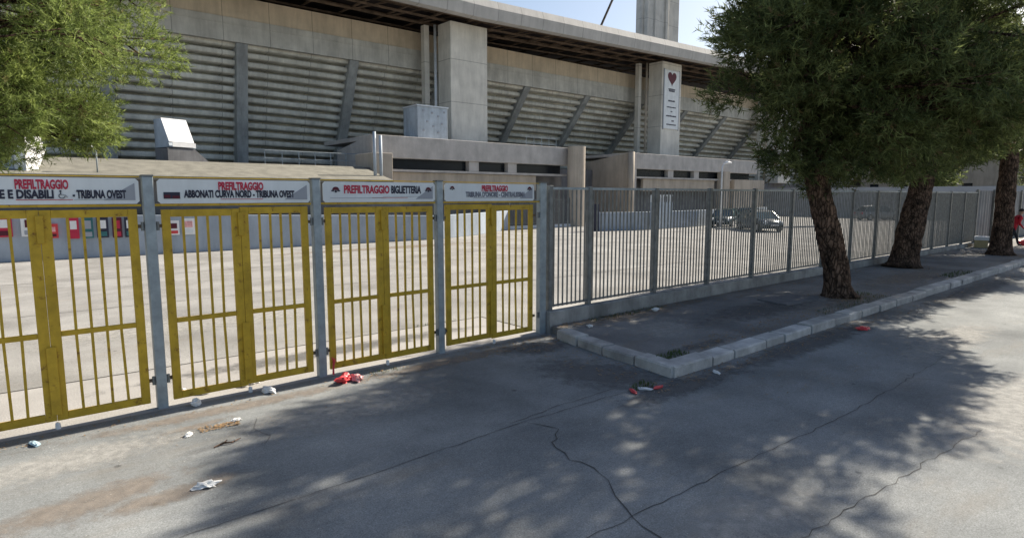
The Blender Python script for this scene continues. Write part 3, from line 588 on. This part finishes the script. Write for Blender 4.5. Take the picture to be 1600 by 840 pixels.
        ring = [(ax-.012+.026*math.cos(t), -.005, az+.022+.024*math.sin(t)) for t in np.linspace(2.2, 6.1, 12)]; mb.tube(ring, .0035, 6)
        mb.tube([(ax-.022, -.008, az+.072), (ax-.022, -.004, az+.072)], .01, 10); mb.build('wheelchair_symbol', 'ink', sg)
        line(.045, .13-s0, .60-s0, 'red'); line(.046, .61-s0, 1.05-s0, 'signgrey', t=.004)
    if g == 1:
        m0 = w/2; txt('PREFILTRAGGIO', .128, m0-.24, m0+.29, .163, 'red'); txt('ABBONATI CURVA NORD - TRIBUNA OVEST', .118, .27, w-.21, .07, 'ink')
        mb = MB(); mb.box(.06, .23, -.006, -.002, .055, .13); mb.build('emblem', 'ink', sg); mb = MB(); mb.box(.065, .13, -.009, -.0065, .065, .10); mb.box(.15, .225, -.009, -.0065, .06, .09); mb.build('emblem_mark', 'darkred', sg)
        line(.045, m0-.22, m0+.28, 'red'); line(.046, w-.22, w-.06, 'signgrey')
    if g == 2:
        txt('PREFILTRAGGIO', .15, .30, 1.0, .125, 'red'); txt('BIGLIETTERIA', .15, 1.03, 1.53, .125, 'ink'); crest(.18, .165, .05); crest(1.66, .175, .045)
        line(.055, .1, .9, 'signgrey', t=.005); line(.057, .72, 1.3, 'red', t=.005); line(.075, .9, 1.5, 'signgrey', t=.004)
    if g == 3:
        txt('PREFILTRAGGIO', .128, .72, 1.27, .163, 'red'); txt("TRIBUNA D'ONORE - CENTRALISSIMA", .112, .40, 1.66, .07, 'ink_faded'); crest(.14, .205, .035); crest(1.76, .205, .04)
        line(.05, .55, 1.5, 'signgrey')
    # stopper
    tag(MB().tube([(0, 0, 0), (0, 0, .06), (.005, 0, .07)], [.026, .024, .015], 10).build('gate_stop', 'white', loc=(cx+.0, 7.93 if g else 7.98, 0)),
        ['small white floor stop under the leftmost yellow gate', 'small white floor stop under the second yellow gate', 'small white floor stop under the third yellow gate', 'small white floor stop under the rightmost yellow gate'][g], 'gate stop', 'floor stops of the gates')

# ------------------------------------------------------------ trees
def crown_mesh(name, clumps, tufts, K, ln, wd, material, parent, seed):
    r = np.random.default_rng(seed); C = np.array([c[:3] for c in clumps]); Rr = np.array([c[3] for c in clumps])
    wgt = Rr**2; idx = r.choice(len(C), tufts, p=wgt/wgt.sum())
    d = r.normal(size=(tufts, 3)); d /= np.linalg.norm(d, axis=1)[:, None]
    rad = Rr[idx]*r.uniform(.25, 1., tufts)**.5; pos = C[idx]+d*rad[:, None]*np.array([1, 1, .75])
    mid = C.mean(0); ax = d*.8+(pos-mid)*.12+np.array([0, 0, .35])+r.normal(size=(tufts, 3))*.35; ax /= np.linalg.norm(ax, axis=1)[:, None]
    p = np.repeat(pos, K, 0); a = np.repeat(ax, K, 0); n = len(p)
    dr = a*.65+r.normal(size=(n, 3))*.48; dr /= np.linalg.norm(dr, axis=1)[:, None]
    base = p+a*r.uniform(-.5, .5, (n, 1))*ln*2.4
    L = ln*r.uniform(.6, 1.25, (n, 1)); sd_ = np.cross(dr, r.normal(size=(n, 3))); sd_ /= np.linalg.norm(sd_, axis=1)[:, None]
    V = np.empty((n, 3, 3)); V[:, 0] = base-sd_*wd/2; V[:, 1] = base+sd_*wd/2; V[:, 2] = base+dr*L
    me = bpy.data.meshes.new(name); me.vertices.add(3*n); me.vertices.foreach_set('co', V.reshape(-1)); me.loops.add(3*n); me.loops.foreach_set('vertex_index', np.arange(3*n, dtype=np.int32))
    me.polygons.add(n); me.polygons.foreach_set('loop_start', np.arange(0, 3*n, 3, dtype=np.int32)); me.polygons.foreach_set('loop_total', np.full(n, 3, dtype=np.int32))
    me.materials.append(M[material]); me.update(); me.validate()
    o = bpy.data.objects.new(name, me); COL.objects.link(o); o.parent = parent; return o
def make_clumps(c, rad, n, rs, seed, zmin=None, keep=None):
    r = np.random.default_rng(seed); out = []
    while len(out) < n:
        d = r.normal(size=3); d /= np.linalg.norm(d); q = r.uniform(.35, 1)**.5
        p = np.array(c)+d*np.array(rad)*q
        if zmin and p[2] < zmin: continue
        if keep and not keep(p): continue
        out.append((*p, r.uniform(*rs)))
    return out
def pine(name, label, base, trunk_pts, trunk_r, clumps, tufts, K, ln, wd, leafmat, seed, group, lk=1.0):
    T = thing(name, label, 'tree', base, 0, group); random.seed(seed)
    P = [Vector(p) for p in trunk_pts]; pts = []; rs = []
    for i in range(len(P)-1):
        for k in range(6): t = k/6; pts.append(P[i].lerp(P[i+1], t)); rs.append(trunk_r[i]+(trunk_r[i+1]-trunk_r[i])*t)
    pts.append(P[-1]); rs.append(trunk_r[-1]); rs[0] *= 1.55; rs[1] *= 1.18; rs[2] *= 1.05
    mb = MB(); mb.tube(pts, rs, 18, jit=.07); tr = mb.build('trunk', 'bark', T, smooth=True)
    mb = MB()
    hi = P[-3:] if len(P) > 3 else P[-2:]
    for c in clumps:
        e = Vector(c[:3]); t = random.uniform(0, 1); s = hi[0].lerp(hi[-1], t*.9)
        if e.z < s.z-1: s = hi[0]
        m = s.lerp(e, .5)+Vector((random.uniform(-.25, .25), random.uniform(-.25, .25), random.uniform(-.1, .35)))
        mb.tube([s, s.lerp(m, .5)+Vector((0, 0, .1)), m, m.lerp(e, .6), e], [q_*lk for q_ in (.075, .06, .045, .028, .012)], 6, jit=.1)
        for _ in range(3):
            f = e+Vector((random.uniform(-1, 1), random.uniform(-1, 1), random.uniform(-.6, .8)))*c[3]*.8; mb.tube([m.lerp(e, random.uniform(.3, 1)), f], [.018, .006], 4)
    mb.build('limbs', 'bark', T, smooth=True)
    crown_mesh('crown', clumps, tufts, K, ln, wd, leafmat, T, seed); return T
G_ = 'pine trees on the sidewalk'
# nearest street pine, leaning towards the fence
cl = make_clumps((-.1, -.6, 6.2), (3.4, 3.0, 3.1), 135, (.42, .85), 11, zmin=2.95)
cl += make_clumps((.4, -1.6, 4.3), (2.9, 1.7, 1.2), 34, (.45, .8), 111, zmin=3.0)
cl += [(-2.9, .9, 5.6, .6), (-2.9, .2, 6.6, .6), (-2.9, 1.1, 7.3, .45), (-2.6, 1.6, 4.6, .6), (-1.6, .9, 3.5, .55), (-.5, .8, 3.0, .45), (.6, .8, 3.0, .5), (-1.0, .2, 3.3, .6), (-2.2, .5, 3.9, .55), (-.55, .5, 2.55, .28), (.35, .7, 2.45, .25), (-1.8, .6, 3.1, .5), (-1.2, .6, 2.95, .45), (-.3, .2, 2.85, .45), (.9, .3, 2.95, .5), (-.5, -.9, 3.05, .5), (.3, -1.3, 3.0, .5), (-1.3, -.5, 3.1, .5), (1.2, -.8, 3.0, .5), (-.8, .1, 3.4, .5), (-.9, -.5, 3.8, .6)]
pine('pine_tree', 'nearest pine on the sidewalk with a thick reddish brown leaning trunk', (15.0, 5.9, .13),
     [(0, 0, -.05), (-.08, .08, .8), (-.32, .25, 1.8), (-.62, .45, 2.9), (-.8, .5, 4.2), (-.7, .3, 5.6), (-.6, .2, 7.5)], [.31, .28, .26, .24, .2, .15, .06], cl, 15000, 22, .15, .022, 'needle', 11, G_)
cl = make_clumps((.4, .4, 6.3), (3.6, 2.5, 3.1), 120, (.55, 1.0), 12, zmin=3.0)
cl += [(.8, .6, 3.2, .5), (-1.4, .8, 3.4, .6), (1.8, .3, 3.3, .55), (-.4, .9, 3.1, .4)]
pine('pine_tree', 'middle dark pine trunk leaning right, close to the bar fence', (23.0, 7.05, .13),
     [(0, 0, -.05), (.15, -.03, .9), (.5, -.1, 2.1), (.95, -.2, 3.4), (1.1, -.2, 5), (.9, -.2, 7.3)], [.45, .4, .36, .31, .25, .08], cl, 11000, 18, .16, .03, 'needle', 12, G_)
cl = make_clumps((.0, .9, 6.5), (3.7, 2.6, 2.8), 110, (.6, 1.0), 13, zmin=3.9)
cl += [(-1.6, .8, 3.9, .5), (-2.3, .9, 4.1, .5)]
pine('pine_tree', 'farthest sidewalk pine with a straight upright trunk beside the person in red', (30.6, 6.0, .13),
     [(0, 0, -.05), (-.02, 0, 1.2), (.0, 0, 2.6), (.1, 0, 4.2), (.1, 0, 5.5), (.1, 0, 7.5)], [.36, .33, .31, .28, .22, .08], cl, 9500, 15, .18, .038, 'needle', 13, G_)
cl = make_clumps((0, 1, 6.5), (3.8, 2.6, 2.7), 80, (.6, 1.05), 14, zmin=4.0)
pine('pine_tree', 'pine at the far right of the row whose crown fills the upper right corner', (39, 5.9, .13),
     [(0, 0, -.05), (.02, 0, 1.2), (.1, 0, 2.6), (.1, 0, 4.2), (.1, 0, 5.5), (.1, 0, 7.5)], [.4, .36, .33, .28, .2, .08], cl, 5500, 10, .2, .045, 'needle', 14, G_)
# left sunlit pine inside the plaza
cl = make_clumps((1.2, .3, 5.3), (2.9, 2.3, 2.4), 125, (.35, .75), 15, zmin=3.05)
cl += make_clumps((1.6, .4, 3.7), (1.7, 1.5, .7), 28, (.3, .5), 115, zmin=3.05)
cl += [(2.6, 1.7, 4.8, .4), (2.2, 2.2, 5.3, .4), (1.2, 2.0, 3.3, .35), (1.5, 2.2, 3.7, .4)]
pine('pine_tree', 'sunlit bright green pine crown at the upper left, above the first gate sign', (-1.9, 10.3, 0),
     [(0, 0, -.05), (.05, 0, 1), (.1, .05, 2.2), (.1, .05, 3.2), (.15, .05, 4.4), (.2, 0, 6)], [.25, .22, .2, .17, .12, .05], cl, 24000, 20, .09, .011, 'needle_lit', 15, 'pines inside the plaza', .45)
# distant greenery at the right edge
for i, (x, y, s, lab) in enumerate(((88, 6, 1.5, 'distant round green tree behind the sheet fence at the right edge'), (98, 14, 1.8, 'distant tall green tree behind the far wall right of the pines'), (90, 26, 1.6, 'distant green tree behind the far wall, seen between the pine trunks'))):
    cl = make_clumps((0, 0, 3.6*s), (2.4*s, 2.4*s, 1.6*s), 26, (.7*s, 1.1*s), 30+i)
    pine('far_tree', lab, (x, y, 0), [(0, 0, 0), (0, 0, 1.5*s), (0, 0, 2.5*s), (.1, 0, 4*s)], [.3, .25, .2, .08], cl, 2200, 6, .45, .16, 'needle', 30+i, 'trees far behind the plaza')

# ------------------------------------------------------------ parked cars
def make_car(label, paint, loc, rz):
    Cc = thing('parked_car', label, 'car', loc, rz, 'cars parked on the plaza')
    # side profile stations along x (front +), lower body
    xs = [-2.05, -1.98, -1.7, -1.0, 0, .9, 1.35, 1.8, 2.05, 2.12]
    top = [.62, .86, .95, .93, .90, .90, .84, .76, .64, .5]; bot = [.35, .28, .24, .2, .2, .2, .2, .22, .26, .34]; hw = [.66, .76, .82, .85, .86, .86, .84, .78, .68, .58]
    mb = MB(); vs = []
    for x, t, b, w in zip(xs, top, bot, hw):
        vs += [(x, -w*.93, b), (x, -w, b+.14), (x, -w*1.0, t-.14), (x, -w*.9, t), (x, 0, t+.03), (x, w*.9, t), (x, w, t-.14), (x, w, b+.14), (x, w*.93, b)]
    n = 9; mb.add(vs, [(i*n+j, i*n+(j+1) % n, (i+1)*n+(j+1) % n, (i+1)*n+j) for i in range(len(xs)-1) for j in range(n)]+[tuple(range(n)), tuple((len(xs)-1)*n+k for k in range(n))])
    body = mb.build('body', paint, Cc, smooth=True)
    gx = [(-1.9, .90), (-1.45, 1.38), (-.7, 1.47), (.1, 1.46), (.62, 1.36), (1.25, .88)]
    vs = []
    for x, z in gx: w = .80-.24*max(0, (z-.88))/.6; vs += [(x, -w, z), (x, w, z)]
    lowv = [(x, s*.81, .86) for x, z in gx for s in (-1, 1)]
    mb = MB(); mb.add(vs+lowv, [(2*i, 2*i+1, 2*i+3, 2*i+2) for i in (1, 2, 3)]); mb.build('roof', paint, Cc, smooth=True)
    mb = MB(); mb.add([(v[0], v[1]*.995, v[2]-.01) for v in vs]+lowv, [(0, 1, 3, 2), (8, 9, 11, 10)]+[(2*i, 2*i+2, 12+2*i+2, 12+2*i) for i in range(5)]+[(2*i+1, 2*i+3, 12+2*i+3, 12+2*i+1) for i in range(5)]); mb.build('window', 'glass', Cc)
    mb = MB()
    for s in (-1, 1):
        for (a, b) in ((0, 1), (1, 2), (4, 5)): 
            pa = vs[2*a+(s > 0)]; pb = vs[2*b+(s > 0)]; mb.bar(pa, pb, .07)
        mb.bar((-.35, s*.83, .88), (-.3, s*.62, 1.46), .07)
    mb.build('window_pillar', paint, Cc)
    for x in (-1.3, 1.33):
        for s in (-1, 1):
            w = empty('wheel', (x, s*.76, .31)); w.parent = Cc
            MB().tube([(0, -.09, 0), (0, .09, 0)], .31, 20).build('tyre', 'tyre', w); MB().tube([(0, -.1, 0), (0, .1, 0)], .19, 14).build('rim', 'rim', w)
    for s in (-1, 1):
        MB().tube([(1.88, s*.56, .62), (2.06, s*.52, .6)], [.16, .12], 10).build('headlight', 'lamp', Cc)
        MB().box(-2.07, -1.95, *sorted((s*.45, s*.7)), .62, .82).build('tail_light', 'red', Cc)
        MB().box(.75, .9, *sorted((s*.86, s*1.0)), .9, 1.02).build('mirror', paint, Cc)
    MB().box(1.95, 2.14, -.55, .55, .28, .42).build('bumper', 'tyre', Cc, bevel=.03)
    MB().box(2.115, 2.15, -.26, .26, .43, .53).build('number_plate', 'white', Cc)
    return Cc
make_car('dark green hatchback parked left of the lamp post behind the fence', 'car_green', (44.5, 26.4, 0), R(200))
make_car('grey green car facing the street in front of the other parked cars', 'car_grey', (41.4, 21.9, 0), R(235))
make_car('black car with only its roof and windows showing behind the front two', 'car_black', (51.6, 28.3, 0), R(20))
make_car('silver car parked alone farther away between the pine trunks', 'car_silver', (68, 23.5, 0), R(-35))

# ------------------------------------------------------------ person in red
def person():
    Pn = thing('person', 'person in a red top and dark trousers bending forward beside the farthest pine', 'person', (36.15, 6.7, .135), R(-50))
    V = []; E = []; Rd = []
    def v(p, r, par=None):
        V.append(p); Rd.append(r); i = len(V)-1
        if par is not None: E.append((par, i))
        return i
    pel = v((0, 0, .88), .15); w1 = v((.05, 0, 1.05), .14, pel); ch = v((.14, 0, 1.25), .16, w1); sh = v((.2, 0, 1.38), .12, ch); nk = v((.24, 0, 1.46), .055, sh)
    hd = v((.28, 0, 1.53), .08, nk); h2 = v((.30, 0, 1.61), .095, hd); h3 = v((.30, 0, 1.68), .06, h2); 
    v((.39, 0, 1.585), .018, h2)
    for s, ft in ((1, .32), (-1, -.25)):
        hip = v((0, s*.1, .82), .105, pel); kn = v((ft*.55+.05, s*.1, .48), .065, hip); an = v((ft, s*.1, .09), .042, kn); v((ft+.17, s*.11, .04), .035, an); 
        so = v((.2, s*.17, 1.37), .075, sh); el = v((.2+.1*s, s*.24, 1.1), .05, so); wr = v((.36+.1*s, s*.2, .92), .032, el); pm = v((.41+.1*s, s*.19, .87), .032, wr)
        for k in range(4):
            f1 = v((.45+.1*s, s*.19+(k-1.5)*.019, .82), .009, pm); v((.455+.1*s, s*.19+(k-1.5)*.019, .79+.006*abs(k-1.5)), .008, f1)
        t1 = v((.45+.1*s, s*.15, .865), .01, pm); v((.47+.1*s, s*.14, .835), .009, t1)
    me = bpy.data.meshes.new('body'); me.from_pydata(V, E, []); o = bpy.data.objects.new('body', me); COL.objects.link(o)
    sk = o.modifiers.new('skin', 'SKIN'); sk.use_smooth_shade = True
    for i, d in enumerate(me.skin_vertices[0].data): d.radius = (Rd[i], Rd[i]); d.use_root = (i == 0)
    ss = o.modifiers.new('sub', 'SUBSURF'); ss.levels = 1; ss.render_levels = 1
    bpy.context.view_layer.update(); m2 = bpy.data.meshes.new_from_object(o.evaluated_get(bpy.context.evaluated_depsgraph_get()))
    bpy.data.objects.remove(o); m2.materials.clear()
    for k in ('skin', 'jacket', 'trouser', 'tyre'): m2.materials.append(M[k])
    for p in m2.polygons:
        c = p.center
        if c.z > 1.46: mi = 0
        elif c.x > .33 and c.z < .96 and c.z > .75: mi = 0
        elif c.z > .9 or (abs(c.y) > .16 and c.z > .75): mi = 1
        elif c.z < .075: mi = 3
        else: mi = 2
        p.material_index = mi; p.use_smooth = True
    b = bpy.data.objects.new('body', m2); COL.objects.link(b); b.parent = Pn
    # hair cap
    import bmesh
    bm = bmesh.new(); bmesh.ops.create_uvsphere(bm, u_segments=14, v_segments=10, radius=.115, matrix=Matrix.Translation((.285, 0, 1.635)) @ Matrix.Diagonal((1, .9, 1.05, 1)))
    bmesh.ops.delete(bm, geom=[v_ for v_ in bm.verts if v_.co.z < 1.6 or (v_.co.x > .35 and v_.co.z < 1.67)], context='VERTS')
    me = bpy.data.meshes.new('hair'); bm.to_mesh(me); bm.free(); me.materials.append(M['hair']); h = bpy.data.objects.new('hair', me); COL.objects.link(h); h.parent = Pn
    mb = MB()
    for s in (-1, 1): mb.tube([(.385, s*.035, 1.615), (.395, s*.035, 1.615)], .01, 6)
    mb.build('eye', 'ink', Pn)
person()

# ------------------------------------------------------------ litter and small things
def crumple(name, label, cat, loc, size, m, seed, flat=.5, group=None, sub=3, sharp=.5):
    import bmesh
    bm = bmesh.new(); bmesh.ops.create_icosphere(bm, subdivisions=sub, radius=1)
    for v in bm.verts:
        n = noise.noise(v.co*1.6+Vector((seed*3.1, 0, 0)))+.6*noise.noise(v.co*4+Vector((0, seed, 0)))
        v.co *= 1+n*sharp; v.co.x *= size[0]; v.co.y *= size[1]; v.co.z = max(v.co.z*size[2]+size[2]*.6, 0)*1.0
    for f in bm.faces: f.material_index = 0
    me = bpy.data.meshes.new(name); bm.to_mesh(me); bm.free(); me.materials.append(M[m]); o = bpy.data.objects.new(name, me); COL.objects.link(o); o.location = loc; o.rotation_euler.z = seed
    return tag(o, label, cat, group)
LG = 'litter on the asphalt'
crumple('paper_litter', 'crumpled white paper beside the post between first and second gates', 'litter', (1.62, 7.82, .004), (.07, .05, .05), 'paper', 1, group=LG)
crumple('paper_litter', 'larger crumpled white cloth lying in front of the second gate', 'litter', (2.45, 7.76, .004), (.11, .06, .045), 'white', 2, group=LG)
crumple('paper_litter', 'small flat white paper at the top of the short crack', 'litter', (1.84, 6.98, .004), (.055, .03, .02), 'paper', 3, group=LG)
crumple('paper_litter', 'white scrap beside the patch of brown leaves', 'litter', (1.33, 6.86, .004), (.05, .03, .02), 'paper', 4, group=LG)
crumple('plastic_litter', 'pale blue plastic scrap on the asphalt near the lower left gate', 'litter', (.08, 7.6, .004), (.09, .03, .02), 'blueglass', 5, group=LG)
crumple('paper_litter', 'torn white paper lying alone on the lit asphalt at the lower left', 'litter', (1.17, 5.52, .004), (.09, .04, .025), 'paper', 6, group=LG, sharp=.9)
crumple('plastic_bag', 'crumpled red and pink plastic bag at the foot of the gate post', 'litter', (3.38, 7.55, .004), (.12, .08, .06), 'bag_red', 7, group=LG, sharp=.8)
crumple('plastic_bag', 'pink plastic scrap next to the red bag by the gate post', 'litter', (3.55, 7.50, .004), (.10, .06, .05), 'pink', 8, group=LG, sharp=.8)
mb = MB(); mb.tube([(3.38, 7.9, .02), (3.40, 7.93, .12), (3.42, 7.95, .2), (3.38, 7.94, .26), (3.44, 7.95, .22)], [.02, .012, .02, .014, .006], 6, jit=.4); tag(mb.build('plastic_ribbon', 'bag_red'), 'red and white ribbon tied to the lower corner of the third gate', 'ribbon')
crumple('plastic_litter', 'red plastic scrap in the road beside the kerb near the first pine', 'litter', (12.2, 4.32, .004), (.12, .07, .04), 'bag_red', 9, group=LG)
for i, (x, y, m, lb) in enumerate(((6.02, 4.76, 'bag_red', 'red scrap left in the gutter in front of the kerb corner'), (6.22, 4.72, 'white', 'white scrap in the middle of the gutter rubbish at the kerb corner'), (6.40, 4.66, 'bag_red', 'red scrap right in the gutter in front of the kerb corner'), (7.6, 4.55, 'paper', 'tiny white scrap in the road just right of the kerb corner'))):
    crumple('gutter_litter', lb, 'litter', (x, y, .004), (.09, .03, .02), m, 20+i, group='litter in the gutter')
wl = ['leftmost', 'second', 'third', 'fourth', 'fifth', 'sixth', 'rightmost']
for i in range(7):
    crumple('paper_litter', wl[i]+' of the seven white scraps lying behind the second gate', 'litter', (1.62+.16*i+random.uniform(-.03, .03), 8.28+random.uniform(-.08, .12), .006), (.06, .04, .035), 'paper', 30+i, group='white scraps behind the second gate')
crumple('paper_litter', 'white scrap lying against the low wall foot behind the near sidewalk', 'litter', (10.2, 7.55, .14), (.09, .06, .04), 'paper', 41, group=LG)
crumple('paper_litter', 'small white scrap on the sidewalk nearer the bar fence gate end', 'litter', (8.0, 7.35, .14), (.06, .05, .03), 'paper', 42, group=LG)
mb = MB(); mb.tube([(1.45, 6.35, .01), (1.55, 6.38, .02), (1.62, 6.35, .015), (1.72, 6.4, .02)], [.006, .01, .008, .004], 6, jit=.3); mb.tube([(1.55, 6.38, .02), (1.6, 6.45, .015)], .006, 5); tag(mb.build('twig', 'bark'), 'dark broken twig on the asphalt at the tip of the tree shadow', 'twig')
# white and yellow box by the far end of the low wall
bx_ = thing('box', 'white topped yellow cardboard box on the sidewalk left of the farthest pine', 'box', (34.3, 7.45, .135), R(12))
MB().box(-.4, .4, -.25, .25, 0, .34).build('carton', 'cardboard', bx_, bevel=.01); MB().box(-.42, .42, -.27, .27, .341, .5).build('lid', 'white', bx_, bevel=.01)
crumple('red_bag', 'dark red bag on the ground in front of the person in red', 'bag', (37.2, 6.45, .135), (.3, .22, .2), 'bag_red', 50, sharp=.3)
# manhole slab
mb = MB(); mb.prism([(13.04, 6.86), (12.82, 6.06), (14.1, 5.96), (14.4, 6.78)], 'z', .12, .165); tag(mb.build('utility_slab', 'slab', bevel=.01), 'flat grey concrete access slab set in the sidewalk before the first pine', 'slab')
# grass and dry leaves: uncountable
def scatter(name, label, cat, spots, m, blade, seed):
    r = random.Random(seed); mb = MB()
    for (x0, x1, y0, y1, z, n, sz) in spots:
        for _ in range(n):
            x = r.uniform(x0, x1); y = r.uniform(y0, y1); a = r.uniform(0, 6.28); s = sz*r.uniform(.5, 1.3)
            if blade:
                mb.add([(x-s*.1*math.cos(a), y-s*.1*math.sin(a), z), (x+s*.1*math.cos(a), y+s*.1*math.sin(a), z), (x+r.uniform(-.4, .4)*s, y+r.uniform(-.4, .4)*s, z+s)], [(0, 1, 2)])
            else:
                c, q = math.cos(a)*s, math.sin(a)*s; t = r.uniform(-.3, .3)*s; zz = z+.35*s
                mb.add([(x-c, y-q, zz-t*.5), (x+q*.35, y-c*.35, zz+t*.3), (x+c, y+q, zz+t), (x-q*.35, y+c*.35, zz-t*.2)], [(0, 1, 2, 3)])
    o = mb.build(name, m); return tag(o, label, cat, kind='stuff')
scatter('grit', 'loose grit and pebbles scattered over the road surface', 'grit', [(-.5, 7, 6.8, 7.8, .0045, 500, .009), (0, 7, 4, 7, .0045, 500, .008), (3, 12, 1.5, 4.7, .0045, 500, .009)], 'kerb', False, 8)
scatter('grass', 'sparse green weeds along the kerb and the low wall', 'grass',
        [(7.2, 7.8, 5.1, 5.35, .135, 260, .05), (8.4, 10.6, 7.6, 7.86, .135, 260, .05), (12.5, 16, 5.1, 5.4, .135, 220, .05), (15.4, 16.0, 5.5, 6.1, .135, 150, .06), (21, 23, 5.1, 5.5, .135, 250, .07), (6.1, 6.5, 4.74, 4.95, .003, 120, .05), (3.8, 4.3, 7.55, 7.7, .003, 60, .035), (7.2, 7.4, 6.2, 7.4, .003, 80, .04), (5.9, 6.9, 9.9, 10.0, .003, 60, .04)], 'grass', True, 3)
scatter('fallen_leaves', 'dry brown leaves and needles gathered along wall, kerb and gutter', 'leaves',
        [(7.6, 12, 7.55, 7.86, .137, 500, .03), (12, 30, 7.3, 7.86, .137, 500, .04), (8, 16, 5.1, 5.6, .137, 800, .03), (8, 16, 5.6, 7.5, .137, 420, .025), (16, 34, 5.1, 7.5, .137, 900, .04), (14.4, 15.8, 5.3, 6.5, .137, 300, .03), (7, 14, 4.45, 4.79, .003, 500, .028), (6.2, 7.2, 4.5, 7.4, .003, 260, .028), (1.45, 1.85, 6.85, 7.0, .003, 160, .022), (5.6, 7.4, 7.3, 7.9, .003, 260, .028), (3.5, 6, 7.25, 7.7, .003, 160, .02), (-.5, 7, 7.55, 7.9, .003, 320, .018), (22.3, 23.8, 6.2, 7.7, .137, 250, .035), (30, 31.3, 5.3, 6.6, .137, 200, .04), (1, 7, 6.6, 7.5, .003, 120, .014), (7, 13, 3.2, 4.5, .003, 160, .022), (14, 34, 4.3, 4.79, .003, 300, .04)], 'leafbrown', False, 4)
